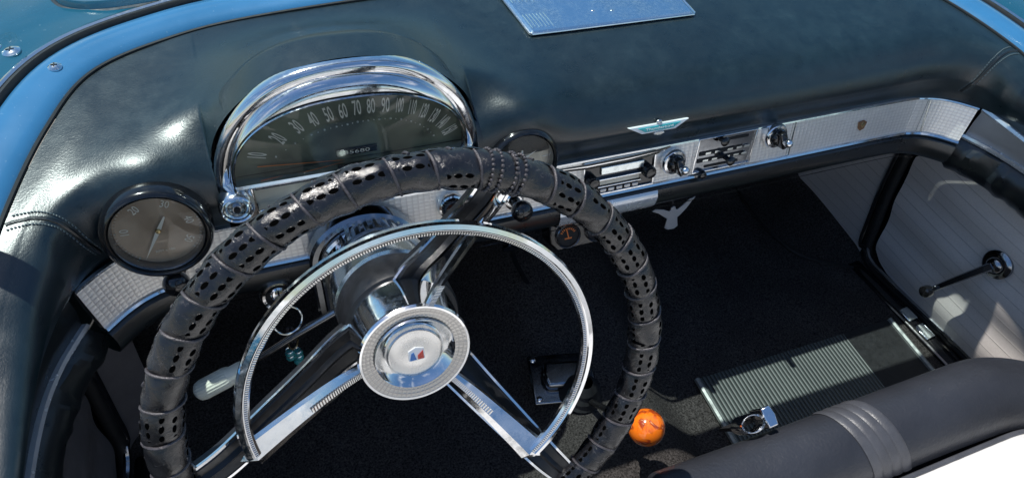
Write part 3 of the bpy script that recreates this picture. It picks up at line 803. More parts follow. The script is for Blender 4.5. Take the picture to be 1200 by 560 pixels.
# ------------------------------------------------------------------ doors
D_PATH = [(.6235, -.062), (.634, -.082), (.645, -.105), (.655, -.135), (.662, -.17), (.667, -.22), (.670, -.30), (.672, -.45), (.672, -.70), (.672, -1.0)]
def door_rows(prof, s, n=110, wr=None):
    rows = []; L = 0; last = None; us_ = []
    for i in range(n + 1):
        u = (i / n) ** 1.5 * 9; h, y = cr(D_PATH, u)
        p = V((XC + s * h, y, 0)); 
        if last is not None: L += (p - last).length
        last = p; us_.append(L)
        sh_ = lambda z: (.6235 - h) * (.10 if s < 0 else .85) * max(0, min(1, (z + .058) / .055))
        rows.append([V((XC + s * (h + a + sh_(z) + (wr(L, j) if wr else 0)), y, z + (wr(L, j) * .4 if wr else 0))) for j, (a, z) in enumerate(prof)])
    return rows, us_
def make_door(s, label):
    d = thing('car_door', label, 'car door', (XC + s * .70, -.5, -.43))
    rows, L = door_rows([(.125, -.02), (.12, .005), (.10, .016), (.070, .020)], s); mb = MB(); mb.grid(rows)
    rows, L = door_rows([(.125, -.02), (.150, -.10), (.155, -.30), (.12, -.50)], s); mb.grid(rows); mb.build('outer_skin', 'body', d)
    rows, L = door_rows([(.072, .014), (.068, .024), (.050, .030), (.028, .029), (.010, .022), (.001, .010), (-.002, .002), (.004, -.002)], s); mb = MB(); mb.grid(rows); mb.build('top_roll', 'vinyl', d)
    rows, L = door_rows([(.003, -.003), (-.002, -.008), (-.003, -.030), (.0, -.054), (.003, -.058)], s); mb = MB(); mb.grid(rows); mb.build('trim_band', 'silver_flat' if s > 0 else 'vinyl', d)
    mb = MB()
    for z, o in ((-.0035, .001), (-.0565, .001)):
        rows, L = door_rows([(o + .003, z + .0042), (o - .0060, z + .0040), (o - .0080, z), (o - .0060, z - .0040), (o + .003, z - .0042)], s); mb.grid(rows)
    mb.build('moulding', 'bright_trim', d)
    wr = lambda L, j: (.0022 * math.exp(-((L - .06) / .05) ** 2) * math.sin(L * 170 + j * 2.1 + 2 * math.sin(L * 60)) + .0012 * math.sin(L * 90 + j * .9)) if 0 < j < 7 else 0
    rows, L = door_rows([(.006, -.058), (-.006, -.064), (-.014, -.078), (-.014, -.096), (-.004, -.114), (.012, -.127), (.030, -.134), (.05, -.135)], s, 160, wr); mb = MB(); mb.grid(rows); mb.build('arm_roll', 'vinyl', d)
    # pleated inner panel: a curved front edge follows the door opening
    edge = [(-.020, -.150), (.010, -.170), (.022, -.195), (.016, -.245), (.000, -.310), (-.014, -.370), (-.022, -.405), (-.045, -.424), (-.10, -.428)]
    rows = []
    for k in range(41):
        z = -.126 - (.43 - .126) * k / 40
        yf = lerp_tab([.126, .150, .170, .195, .245, .310, .370, .405, .424, .43], [-.10, -.020, .010, .022, .016, 0, -.014, -.022, -.045, -.07], -z)
        rows.append([V((XC + s * (.700 + .030 * smooth(.1, .6, -(yf + (-1.0 - yf) * j / 40)) + .003 * math.sin(k * .5)), yf + (-1.0 - yf) * j / 40, z)) for j in range(41)])
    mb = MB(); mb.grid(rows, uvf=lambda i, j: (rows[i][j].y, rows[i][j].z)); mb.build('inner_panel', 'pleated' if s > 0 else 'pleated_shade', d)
    return d
dr = make_door(1, 'passenger door with grey pleated panel and chrome window crank at right')
dl = make_door(-1, 'driver door with black padded top and curved chrome moulding at left')
# window crank on the passenger door
wc = bpy.data.objects.new('window_crank', None); COL.objects.link(wc); wc.parent = dr; wc['_L'] = dr['_L']
M = frame((.642, -.206, -.236), (-1, 0, .08), (0, 1, 0))
mb = MB(); mb.lathe([(.0255, -.004), (.0250, .001), (.021, .0045), (.0165, .0055), (.015, .004), (.013, .009), (.009, .013), (0, .014)], M, 48); mb.build('escutcheon', 'chrome_dark', wc)
p0, p1 = V((.630, -.206, -.236)), V((.612, -.168, -.345))
mb = MB(); dv = (p1 - p0); mb.sweep([p0, p0 + dv * .3 + V((-.008, 0, 0)), p0 + dv * .7 + V((-.010, 0, 0)), p1], [(-.0062, -.003), (.0062, -.003), (.007, 0), (.005, .004), (-.005, .004), (-.007, 0)], up=V((-1, 0, 0)), scale=lambda f: 1.0 - .3 * f); mb.build('arm', 'chrome_dark', wc)
Mk = frame(p1 + V((.006, 0, 0)), (-1, 0, 0)); mb = MB(); mb.lathe([(.004, 0), (.005, .006), (.0095, .010), (.0115, .017), (.0105, .025), (.006, .029), (0, .030)], Mk, 32); mb.build('knob', 'black', wc)

for s in (1, -1):
    mb = MB(); mb.grid([[V((XC + s * .742, y, z)) for y in (-1.05, -.4, -.1, .35)] for z in (-.50, -.3, -.03)]); mb.build('door_jamb', 'matte', cowl)
# kick panels and door opening seals
for s, lb in ((1, 'right'), (-1, 'left')):
    rows = []
    for k in range(31):
        z = -.10 - .36 * k / 30
        yb = lerp_tab([.10, .170, .195, .245, .310, .370, .405, .43, .46], [.045, .045, .050, .040, .022, .008, 0, -.005, -.005], -z)
        rows.append([V((XC + s * (.690 - .05 * (j / 20) ** 2), yb + ((.395 if s > 0 else yb + .05) - yb) * j / 20, z)) for j in range(21)])
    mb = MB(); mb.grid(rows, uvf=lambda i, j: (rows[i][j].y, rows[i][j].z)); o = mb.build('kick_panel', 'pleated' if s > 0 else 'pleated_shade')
    tag(o, 'grey kick panel under the %s end of the dashboard' % lb, 'kick panel')
    path = [(.700, .040, -.10), (.697, .040, -.165), (.696, .036, -.215), (.694, .022, -.290), (.693, .002, -.370), (.692, -.010, -.410), (.694, -.030, -.434), (.700, -.08, -.441), (.712, -.20, -.436), (.722, -.32, -.432), (.73, -.6, -.43), (.73, -.9, -.43)]
    path = [V(cr(path, i / 90 * 11)) for i in range(91)]; path = [V((XC + s * p.x, p.y, p.z)) for p in path]
    sl = thing('door_seal', 'black and grey rubber seal around the %s door opening' % lb, 'door seal', tuple(path[40]))
    mb = MB(); mb.tube(path, .010, 10); mb.build('rubber_bead', 'rubber', sl)
    mb = MB(); mb.tube([p + V((-s * .006, .014 if p.z > -.42 else 0, .002 if p.z > -.42 else .010)) for p in path], .0055, 8); mb.build('welt', 'chrome_dark', sl)
    sd = thing('sill_plate', 'metal sill plate with bright clips below the %s door' % lb, 'sill plate', (XC + s * .67, -.4, -.45))
    mb = MB(); mb.sweep([(XC + s * .668, -.02, -.448), (XC + s * .682, -.2, -.444), (XC + s * .70, -.4, -.444), (XC + s * .70, -.95, -.444)], [(-.015, -.02), (.015, -.02), (.015, .004), (.010, .008), (-.010, .008), (-.015, .004)]); mb.build('plate', 'black', sd)
    for y0, y1 in ((-.150, -.178), (-.190, -.222)):
        f = lambda y: lerp_tab([-.4, -.2, -.02], [.700, .682, .668], y)
        mb = MB(); mb.sweep([(XC + s * f(y0), y0, -.443), (XC + s * f(y1), y1, -.4425)], [(-.013, -.004), (.013, -.004), (.012, .010), (.004, .013), (-.008, .013), (-.013, .009)]); mb.build('clip', 'chrome_dull', sd, bevel=.001)

# ------------------------------------------------------------------ floor, tunnel, firewall
def floor_z(y): return lerp_tab([-2, .02, .20, .32, .60], [-.445, -.445, -.436, -.37, .04], y)
def tun(x, y): 
    d = abs(x + .045) / (.115 + .05 * smooth(-.2, .2, y)); return .062 * (1 + .8 * smooth(-.1, .25, y)) * (1 - smooth(.45, 1.25, d))
rows = []
for i in range(131):
    x = XC - .76 + 1.52 * i / 130
    rows.append([V((x, y, floor_z(y) + tun(x, y) + smooth(.57, .66, x) * (.02 * smooth(-.05, .02, y) + .02 * smooth(.0, .2, y)) + .0012 * math.sin(x * 71 + y * 33) )) for y in [-1.1 + 1.5 * j / 120 for j in range(121)]])
mb = MB(); mb.grid(rows); struct(mb.build('floor', 'carpet'))
mb = MB(); mb.grid([[V((XC + s * .66, .40, z)) for s in (-1, 1)] for z in (-.3, .09)]); struct(mb.build('firewall', 'matte'))
mb = MB(); mb.grid([[V((x, y, -.75)) for x in (-40, -5, 5, 40)] for y in (-40, -5, 5, 40)]); struct(mb.build('ground', 'ground'))
# curved carpet edge standing proud beside the kick panel
mb = MB(); pth = [(.470, .22, -.425), (.478, .12, -.436), (.500, .04, -.440), (.545, .00, -.442), (.60, -.03, -.443)]
pth = [V(cr(pth, i / 40 * 4)) for i in range(41)]; mb.tube(pth, .004, 6); o = mb.build('carpet_binding', 'rubber'); tag(o, 'thin dark binding along the carpet edge in the passenger footwell', 'carpet binding')
# ribbed mat
fm = thing('floor_mat', 'ribbed grey green rubber mat in the passenger footwell', 'floor mat', (.36, -.25, -.44))
def mat_pt(x, y, dz=0): return V((x, y, -.4415 + dz + max(0, tun(x, y))))
rows = [[mat_pt(.150 + .425 * i / 80, -.160 - .235 * j / 12, .003) for j in range(13)] for i in range(61)]
mb = MB(); mb.grid(rows, uvf=lambda i, j: (.425 * i / 80, j * .02)); mb.build('ribbed_field', 'mat', fm)
mb = MB(); mb.grid([[mat_pt(.4695 + (.108) * i / 10, -.160 - .235 * j / 12, .003) for j in range(13)] for i in range(11)]); mb.build('smooth_field', 'rubber', fm)
for x in (.146, .580):
    mb = MB(); mb.sweep([mat_pt(x, -.160 - .235 * j / 12, .004) for j in range(13)], [(-.005, -.002), (.005, -.002), (.004, .003), (0, .005), (-.004, .003)]); mb.build('edge_strip', 'edge', fm)

# ------------------------------------------------------------------ steering wheel and column
TILT = R_(21.05)
WC = V((-.3743, -.2956, .0493))
WM = frame(WC, (0, -math.cos(TILT), math.sin(TILT)))     # x right, y up the wheel, z toward the driver
WR = WM @ Matrix.Translation((.001, -.005, 0))
wheel = thing('steering_wheel', 'three spoke steering wheel with chrome half ring and round hub', 'steering wheel', WC)
RR, TR = .2085, .0120
mb = MB(); mb.grid([[WR @ V(((RR + TR * math.cos(b)) * math.cos(a), (RR + TR * math.cos(b)) * math.sin(a), TR * math.sin(b))) for b in [2 * math.pi * j / 20 for j in range(20)]] for a in [2 * math.pi * i / 160 for i in range(160)]], True, True); mb.build('rim', 'black', wheel)
SPOKES = (69, 188.5, -51)
for a in SPOKES:
    MS = WM @ Matrix.Rotation(R_(a), 4, 'Z'); mb = MB()
    path = [(.045, 0, -.112), (.068, 0, -.100), (.10, 0, -.074), (.14, 0, -.044), (.175, 0, -.018), (.198, 0, -.008)]
    path = [V(cr(path, i / 30 * 5)) for i in range(31)]
    rows = []
    for i, p in enumerate(path):
        f = i / 30; w = .0225 - .010 * f; h = .010
        rows.append([p + V((-.3 * 0, x * w, z * h)) for x, z in ((-1, -.5), (-1, .35), (-.8, .7), (-.25, .55), (0, .9), (.25, .55), (.8, .7), (1, .35), (1, -.5), (.5, -1), (-.5, -1))])
    mb.grid(rows, closed_v=True, M=MS); spk = mb.build('spoke', 'satin', wheel, sharp=30)
    mb = MB()
    for sg in (-1, 1):
        mb.sweep([p + V((0, sg * (.0225 - .010 * i / 30), .005)) for i, p in enumerate(path)], [(-.0012, -.0012), (.0012, -.0012), (.0012, .0014), (-.0012, .0014)], M=MS)
    mb.build('edge_trim', 'chrome', spk)
    if a == 69:
        mb = MB(); mb.grid([[p + V((0, -y * (.0225 - .010 * i / 30), z)) for y, z in ((.12, .0095), (.30, .0075), (.78, .0080), (.98, .0048))] for i, p in enumerate(path)], M=MS); mb.build('chrome_flank', 'chrome', spk)
# horn ring
hr = MB(); rows = []; RH = .152
A0, A1 = R_(-51), R_(188.5); n = 150; sec = [(-.0058, -.003), (-.0060, .0005), (-.0045, .0030), (-.0008, .0036), (.0004, .0048), (.0045, .0042), (.0060, .0018), (.0056, -.003)]
for i in range(n + 1):
    a = A0 + (A1 - A0) * i / n
    rows.append([V(((RH + x) * math.cos(a), (RH + x) * math.sin(a), -.008 + z)) for x, z in sec])
hr.grid(rows, closed_v=True, M=WM); ring = hr.build('horn_ring', 'chrome', wheel, sharp=30)
rb = MB(); rb.grid([[V(((RH + x) * math.cos(a), (RH + x) * math.sin(a), -.008 + z)) for x, z in ((-.0044, .0032), (-.0018, .0040))] for a in [A0 + (A1 - A0) * i / n for i in range(n + 1)]], M=WM, uvf=lambda i, j: (i / n * (A1 - A0) * RH, j)); rb.build('ribbed_inlay', 'ribbed', ring)
for a in SPOKES:
    MS = WM @ Matrix.Rotation(R_(a), 4, 'Z'); big = a != 69
    path = [(.048, 0, -.060), (.075, 0, -.050), (.115, 0, -.030), (.150, 0, -.010)]
    path = [V(cr(path, i / 24 * 3)) for i in range(25)]
    def ws_(f): return (.0040 + .0095 * f ** .8) if big else (.0035 + .0012 * f)
    sgn = 1 if a == -51 else -1
    rows = []
    for i, p in enumerate(path):
        f = i / 24; w = ws_(f)
        rows.append([p + V((0, y, z)) for y, z in ((-w, -.004), (-w, .0005), (-w * .35 * 1, .0045), (w * .9, .001), (w, -.004))] if sgn > 0 else [p + V((0, y, z)) for y, z in ((w, -.004), (w, .0005), (w * .35, .0045), (-w * .9, .001), (-w, -.004))])
    mb = MB(); o0 = len(mb.v); mb.grid(rows, closed_v=True, M=MS)
    # pointed tip where the arm meets the ring
    k = 5; base = len(mb.v) - k; mb.v.append(MS @ V((.163, 0, -.007))); mb.uv.append((0, 0)); t_ = len(mb.v) - 1
    mb.f += [(base + j, base + (j + 1) % k, t_) for j in range(k)]
    arm = mb.build('horn_arm', 'chrome', wheel, sharp=25)
    mb = MB(); nn = 14 if big else 10
    mb.grid([[p + V((0, y * .0026 , .0052)) for y in (-1, 1)] for p in path[:nn]], M=MS, uvf=lambda i, j: (i * .0045, j)); mb.build('ribbed_inlay', 'ribbed', arm)
# hub
ZH = -.058
mb = MB(); mb.lathe([(.0475, ZH - .004), (.0525, ZH - .001), (.0535, ZH + .002), (.0520, ZH + .0045), (.0500, ZH + .0042)], WM, 90); hub = mb.build('hub_cap', 'chrome', wheel)
mb = MB(); n_ = 90; mb.lathe([(.0500, ZH + .0040), (.0385, ZH + .0015)], WM, n_ * 2, uvf=lambda i, j: (i / (n_ * 2), j)); mb.build('lattice_ring', 'lattice', hub)
mb = MB(); mb.lathe([(.0387, ZH + .0025), (.0378, ZH + .0040), (.0366, ZH + .0028), (.0325, ZH - .0030), (.0285, ZH - .0048), (.0262, ZH - .0035)], WM, 80); mb.build('dish', 'chrome', hub)
mb = MB(); mb.lathe([(.0275, ZH - .004), (.0270, ZH + .001), (.0255, ZH + .0022), (.0240, ZH + .0012), (.012, ZH + .0025), (0, ZH + .003)], WM, 64); mb.build('centre_disc', 'brushed', hub)
ME = WM @ Matrix.Translation((.001, -.001, ZH + .0028)) @ Matrix.Diagonal((.95, .95, 1, 1))
for nm, poly, mt in (('shield_field', [(-.0085, .0055), (-.001, .009), (.0075, .0065), (.0075, -.0065), (-.0085, -.0065)], 'white_enamel'),):
    mb = MB(); mb.prism(poly, 0, .0010, ME); em = mb.build('emblem', mt, hub, bevel=.0003)
mb = MB(); mb.prism([(-.0075, -.0055), (-.0055, .0025), (-.003, .0035), (-.001, -.0055)], .0011, .0016, ME); mb.build('enamel', 'blue', em)
mb = MB(); mb.prism([(.0005, -.0055), (.0005, -.001), (.0062, .0040), (.0065, -.0055)], .0011, .0016, ME); mb.build('enamel', 'red', em)
mb = MB(); mb.lathe([(.0485, ZH - .002), (.0490, ZH - .012), (.0515, ZH - .030), (.0530, -.104), (.050, -.106)], WM, 72); mb.build('hub_barrel', 'chrome', wheel)

col = thing('steering_column', 'steering column with black collar and fluted chrome sleeve', 'steering column', tuple(WM @ V((0, 0, -.2))))
mb = MB(); mb.lathe([(.050, -.103), (.0565, -.105), (.0585, -.110), (.0590, -.142), (.0570, -.147), (.050, -.149)], WM, 72); mb.build('black_collar', 'satin', col)
mb = MB(); mb.lathe([(.0545, -.147), (.0595, -.150), (.0600, -.165), (.0585, -.192), (.0540, -.212), (.047, -.220)], WM, 72); mb.build('housing', 'chrome_dull', col)
mb = MB(); mb.lathe([(.0455, -.218), (.0450, -.235), (.0440, -.262), (.0430, -.330)], WM, 240, star=lambda a: 1 + .035 * (1 if math.cos(26 * a) > 0 else -1)); mb.build('fluted_sleeve', 'chrome', col, sharp=20)
mb = MB(); mb.lathe([(.034, -.22), (.032, -.60)], WM, 40); mb.build('tube', 'black', col)
# arched chrome surround where the column enters the dashboard
def arch_sweep(w, h, zb, sec, y0, nm, mt, parent):
    pts = [V((-.3805 - w, y0, zb))] + [V((-.3805 - w, y0, zb + (.0 - zb - .055) * k / 4)) for k in range(1, 4)]
    c = V((-.3805, y0, -.055)); pts += [c + V((w * math.cos(math.pi * (1 - i / 40)), 0, h * math.sin(math.pi * (1 - i / 40)))) for i in range(41)]
    pts += [V((2 * -.3805 - p.x, p.y, p.z)) for p in reversed(pts[:4])]
    pts = [V((p.x, p.y - .22 * (-.03 - p.z) * (1 if p.z > -.08 else 1), p.z)) for p in pts]
    mb = MB(); mb.sweep(pts, sec, up=V((0, -1, .1))); return mb.build(nm, mt, parent)
sur = thing('column_surround', 'arched chrome surround where the column enters the dashboard', 'column surround', (-.38, -.04, -.06))
arch_sweep(.060, .052, -.125, [(-.005, -.012), (.005, -.012), (.006, .004), (.003, .008), (-.003, .008), (-.006, .004)], -.040, 'outer_arch', 'chrome_dark', sur)
arch_sweep(.052, .045, -.125, [(-.0028, -.004), (.0028, -.004), (.0030, .003), (0, .0055), (-.0030, .003)], -.050, 'inner_arch', 'chrome', sur)
mb = MB(); pl = [(-.056, -.055)] + [(.056 * math.cos(math.pi * (1 - i / 20)), .048 * math.sin(math.pi * (1 - i / 20))) for i in range(21)] + [(.056, -.055)]
mb.prism(pl, 0, .004, frame((-.3805, -.0385, -.058), (0, -1, .22))); mb.build('back_plate', 'black', sur)

# turn signal lever
tl = thing('turn_signal_lever', 'cream tipped turn signal stalk left of the steering column', 'lever', (-.43, -.10, -.076))
q0, q1, q2 = V((-.405, -.100, -.066)), V((-.546, -.100, -.1505)), V((-.598, -.100, -.1755))
mb = MB(); mb.tube([q0, q0.lerp(q1, .5) + V((0, 0, .002)), q1], .0044, 12, scale=lambda f: 1.15 - .3 * f); mb.build('stalk', 'chrome_dark', tl)
Mg = frame(q1, q2 - q1, (0, 1, 0)); L_ = (q2 - q1).length
mb = MB(); mb.lathe([(.0050, -.006), (.0095, -.005), (.0100, 0), (.0100, L_ * .22), (.0112, L_ * .25)], Mg, 40); mb.build('collar', 'cream', tl)
mb = MB(); mb.lathe([(.0112, L_ * .25), (.0122, L_ * .34), (.0122, L_ * .88), (.0110, L_ * .97), (.0070, L_ * 1.03), (0, L_ * 1.045)], Mg, 120, star=lambda a: 1 + .022 * math.cos(20 * a)); mb.build('grip', 'cream', tl)

# leather cover wrapped round the rim
cv = thing('steering_wheel_cover', 'laced black perforated leather cover wrapped around the steering wheel rim', 'wheel cover', WC)
NA, NB = 1260, 40; SLANT = .55
def cov_r(u, b):
    f = (u + SLANT * (b / (2 * math.pi))) % 1.0; e = min(f, 1 - f)
    return .0142 + .0010 * (1 - math.exp(-(e / .13) ** 2)) + .0006 * math.sin(u * 2.3 + b * 2) + .0005 * math.sin(u * 7.1 - b * 3)
def cov_pt(u, b, r=None):
    a = 2 * math.pi * u / NSEG; r = cov_r(u, b) if r is None else r
    return WR @ V(((RR + r * math.cos(b)) * math.cos(a), (RR + r * math.cos(b)) * math.sin(a), r * math.sin(b)))
rows = []; uvs = []
for i in range(NA + 1):
    u = NSEG * i / NA; rows.append([cov_pt(u, 2 * math.pi * j / NB) for j in range(NB + 1)])
mb = MB(); mb.grid(rows, uvf=lambda i, j: (NSEG * i / NA + SLANT * j / NB, j / NB))
# keep the uv seam open: build without merging
me_o = mb
def build_nomerge(mb, name, mat, parent):
    L = V(parent['_L']); me = bpy.data.meshes.new(name); me.from_pydata([tuple(p - L) for p in mb.v], [], mb.f)
    lay = me.uv_layers.new(name='UVMap')
    for lp in me.loops: lay.data[lp.index].uv = mb.uv[lp.vertex_index]
    for p in me.polygons: p.use_smooth = True
    me.materials.append(MT[mat]); o = bpy.data.objects.new(name, me); COL.objects.link(o); o.parent = parent; o['_L'] = tuple(L); return o
build_nomerge(mb, 'leather_sleeve', 'leather', cv)
for k in range(NSEG):
    mb = MB(); pts = []
    for j in range(29):
        b = 2 * math.pi * (j / 28) - math.pi * .0; u = k - SLANT * (b / (2 * math.pi)) + .03 * math.sin(k * 3.3)
        pts.append(cov_pt(u, b, .0146 + .0003 * math.sin(b * 5 + k)))
    mb.tube(pts, .0012, 7); mb.build('lacing', 'cord', cv)
mb = MB()
for q in range(4):
    for j in range(26):
        b = 2 * math.pi * j / 26; u = NSEG * (66.5 + q * 2.0 + (1.2 if q > 1 else 0)) / 360; mb.ball(cov_pt(u, b, .0158), .0015, 6)
mb.build('beaded_band', 'cord', cv)

# ------------------------------------------------------------------ ignition, keys
ML = frame((-.487, -.038, -.104), (0, -.93, .36)) @ Matrix.Scale(1.25, 4)
ig = thing('ignition_lock', 'round chrome ignition lock under the dashboard rail', 'ignition', (-.487, -.038, -.104))
mb = MB(); mb.lathe([(.016, -.012), (.0165, .004), (.0150, .007), (.0125, .006), (.0118, -.003), (.0078, -.003), (.0074, .002), (.0055, .003), (0, .003)], ML, 40); mb.build('barrel', 'chrome', ig, sharp=20)
mb = MB(); mb.lathe([(.0178, -.004), (.0185, .002), (.0170, .005)], ML, 40); mb.build('escutcheon', 'chrome_dull', ig)
mb = MB(); mb.disc(.0155, -.0015, ML, 32); mb.box((0, 0, .0034), (.0015, .008, .0012), ML); mb.build('keyway', 'matte', ig)
ky = thing('key_bunch', 'brass key on a ring with turquoise beads hanging from the ignition', 'keys', (-.487, -.055, -.12))
mb = MB(); mb.box((0, 0, .018), (.007, .0022, .024), ML); mb.build('key_blade', 'brass', ky, bevel=.0006)
Mr = frame((-.484, -.060, -.1310), (.25, -.80, .5)); mb = MB(); mb.tube(circ((0, 0, 0), .0175, Mr, 40), .0016, 8, closed=True); mb.build('key_ring', 'chrome_dull', ky)
mb = MB(); mb.tube([(-.486, -.060, -.147), (-.488, -.058, -.165), (-.485, -.056, -.185)], .0016, 7); mb.tube([(-.482, -.060, -.147), (-.478, -.057, -.165), (-.482, -.056, -.187)], .0012, 7); mb.build('cord', 'cord', ky)
Mr2 = frame((-.484, -.057, -.185), (.5, -.8, .1)); mb = MB(); mb.tube([Mr2 @ V((.007 * math.cos(a), .012 * math.sin(a), 0)) for a in [2 * math.pi * i / 24 for i in range(24)]], .0011, 7, closed=True); mb.build('clasp', 'brass', ky)
mb = MB()
for (x, z) in ((-.4915, -.210), (-.4915, -.2195), (-.4815, -.214), (-.4815, -.224), (-.4835, -.233)): mb.ball((x, -.055, z), .0062, 10, None, (1, 1, .85))
mb.build('bead', 'turquoise', ky)
mb = MB()
for (x, z) in ((-.4915, -.2045), (-.4915, -.2148), (-.4815, -.2090), (-.4815, -.2190)): mb.lathe([(.0045, -.0009), (.0052, 0), (.0045, .0009)], Matrix.Translation((x, -.055, z)), 20)
mb.build('spacer', 'chrome_dull', ky)

# ------------------------------------------------------------------ under-dash gauges, emblem, pedal, shifter
ug = thing('gauge_pod', 'black pod with two small round gauges under the dashboard', 'gauge pod', (-.07, -.02, -.135))
MU = frame((-.072, -.020, -.138), (0, -.90, .43)) @ Matrix.Scale(.92, 4)
mb = MB(); mb.prism([(-.052, .024), (.060, .024), (.060, -.012), (.046, -.026), (-.040, -.026), (-.052, -.012)], -.035, .0, MU); mb.build('housing', 'black', ug, bevel=.003)
for i, xk in enumerate((-.022, .028)):
    Mg = MU @ Matrix.Translation((xk, -.002, 0))
    mb = MB(); mb.lathe([(.0205, 0), (.0205, .004), (.0190, .0055), (.0175, .004), (.017, .001)], Mg, 40); f = mb.build('gauge_ring', 'chrome_dark', ug)
    mb = MB(); mb.disc(.0175, .0012, Mg); mb.build('dial', 'matte', f)
    mb = MB()
    if i == 0:
        for a in range(30, 151, 15): mb.box((0, .0125, 0), (.0014, .0035, .0004), Mg @ Matrix.Translation((0, 0, .0018)) @ Matrix.Rotation(R_(a - 90), 4, 'Z'))
        mb.box((0, .004, .0022), (.0016, .0150, .0004), Mg @ Matrix.Rotation(R_(12), 4, 'Z')); mb.box((0, -.004, .002), (.012, .0022, .0004), Mg); mb.build('markings', 'orange_mark', f)
    else:
        for a in range(20, 161, 20): mb.box((0, .012, 0), (.0020, .0045, .0004), Mg @ Matrix.Translation((0, 0, .0018)) @ Matrix.Rotation(R_(a - 90), 4, 'Z'))
        mb.box((0, -.002, .002), (.020, .0022, .0004), Mg); mb.box((0, -.007, .002), (.016, .0022, .0004), Mg); mb.build('markings', 'white_mark', f)
# bird cut-out
MBd = frame((.090, -.012, -.156), (0, -.95, .30)) @ Matrix.Diagonal((.9, .80, 1, 1)) 
bird = [(0.000, .0185), (.004, .0160), (.0040, .0115), (.008, .0095), (.018, .0160), (.030, .0270), (.042, .0300), (.034, .0200), (.026, .0080), (.017, -.0020), (.010, -.0080), (.013, -.0280), (.006, -.0330), (-.006, -.0320), (-.013, -.0270), (-.010, -.0070), (-.018, .0000), (-.028, .0090), (-.042, .0170), (-.034, .0200), (-.018, .0150), (-.008, .0090), (-.0045, .0110), (-.0045, .0160)]
o = MB().prism(bird, 0, .0022, MBd).build('bird_emblem', 'silver_flat', bevel=.0006); tag(o, 'flat silver bird cut-out under the dashboard right of the radio', 'emblem')
mb = MB(); mb.tube([(.088, .03, -.105), (.088, .0, -.125), (.088, -.006, -.138)], .003, 8); mb.build('bracket', 'matte', o)
pd = thing('brake_pedal', 'small oval brake pedal on a thin arm in the dark footwell', 'pedal', (-.08, .06, -.38))
mb = MB(); mb.tube([(-.139, .064, -.235), (-.120, .070, -.30), (-.098, .066, -.35), (-.084, .062, -.378)], .0042, 10); mb.box((-.138, .060, -.244), (.026, .004, .012)); mb.build('arm', 'chrome_dark', pd)
Mp = frame((-.080, .058, -.382), (0, -.55, .84)); mb = MB(); mb.lathe([(0, .006), (.02, .0055), (.027, .003), (.028, 0), (.02, -.003), (0, -.003)], Mp @ Matrix.Diagonal((1.0, .55, 1, 1)), 40); mb.build('pad', 'rubber', pd)
mb = MB()
for k in range(-4, 5): mb.box((k * .005, 0, .0062), (.0018, .020 - abs(k) * .002, .0012), Mp)
mb.build('tread', 'silver_flat', pd)

sh = thing('gear_shifter', 'floor gear lever with an orange marbled ball knob', 'gear lever', (-.10, -.12, -.38))
K = V((-.0605, -.2715, -.270)); Bs = V((-.085, -.150, -.385))
mb = MB(); mb.tube([Bs, Bs.lerp(K, .4) + V((0, -.01, .01)), K + (Bs - K).normalized() * .02], .0052, 12); mb.build('lever', 'black', sh)
mb = MB(); mb.ball(tuple(K), .0255, 24); mb.build('ball_knob', 'marble', sh)
mb = MB(); mb.lathe([(.0255 * .45, -.005), (.0095, .004), (.008, .008)], frame(K + (Bs - K).normalized() * .022, Bs - K), 24); mb.build('ferrule', 'black', sh)
Mq = frame((-.100, -.115, -.383), (.0, -.05, 1)) @ Matrix.Rotation(R_(-12), 4, 'Z')
mb = MB(); mb.box((0, 0, .003), (.105, .085, .006), Mq); mb.build('base_plate', 'chrome_dark', sh, bevel=.003)
mb = MB(); mb.prism([(-.030, -.022), (.030, -.022), (.036, 0), (.030, .022), (-.030, .022), (-.036, 0)], .005, .022, Mq); mb.build('gate', 'chrome_dark', sh, bevel=.006)
mb = MB(); mb.lathe([(.034, .004), (.026, .012), (.029, .016), (.020, .026), (.022, .030), (.012, .042)], Mq @ Matrix.Translation((.022, -.030, .004)), 32); mb.build('boot', 'rubber', sh)
for x, y in ((-.044, .034), (.044, .034), (-.044, -.034)): screw(tuple(Mq @ V((x, y, .006))), (0, 0, 1), sh, 'screw', .004)

# ------------------------------------------------------------------ bench seat
seat = thing('bench_seat', 'black and white vinyl bench seat at the lower right', 'seat', (.22, -.6, -.42))
X0, X1 = -.105, .545
def seat_front(x):     # y of the front edge and height of the bolster crest
    e = smooth(.36, .545, x); return -.345 - .055 * e ** 1.5
def seat_crest(x): return -.186 + .018 * smooth(.0, .40, x) - .010 * smooth(.44, .545, x)
def bolster(x, k):     # k 0..1 round the section, front bottom to the rear welt
    y0 = seat_front(x); z0 = seat_crest(x)
    wdt = .112 - .010 * math.sin((x + .1) * 5)
    tab = [(0.012, -.20), (.004, -.12), (-.001, -.060), (.000, -.032), (-.010, -.012), (-.030, -.001), (-.055, .001), (-.080, -.006), (-.100, -.020), (-.112, -.038)]
    a = cr(tab, k * 9); return V((x, y0 + a[0] * (wdt / .112), z0 + a[1]))
rows = []
NX = 110
for i in range(NX + 1):
    x = X0 + (X1 - X0) * i / NX; rows.append([bolster(x, k / 40) for k in range(41)])
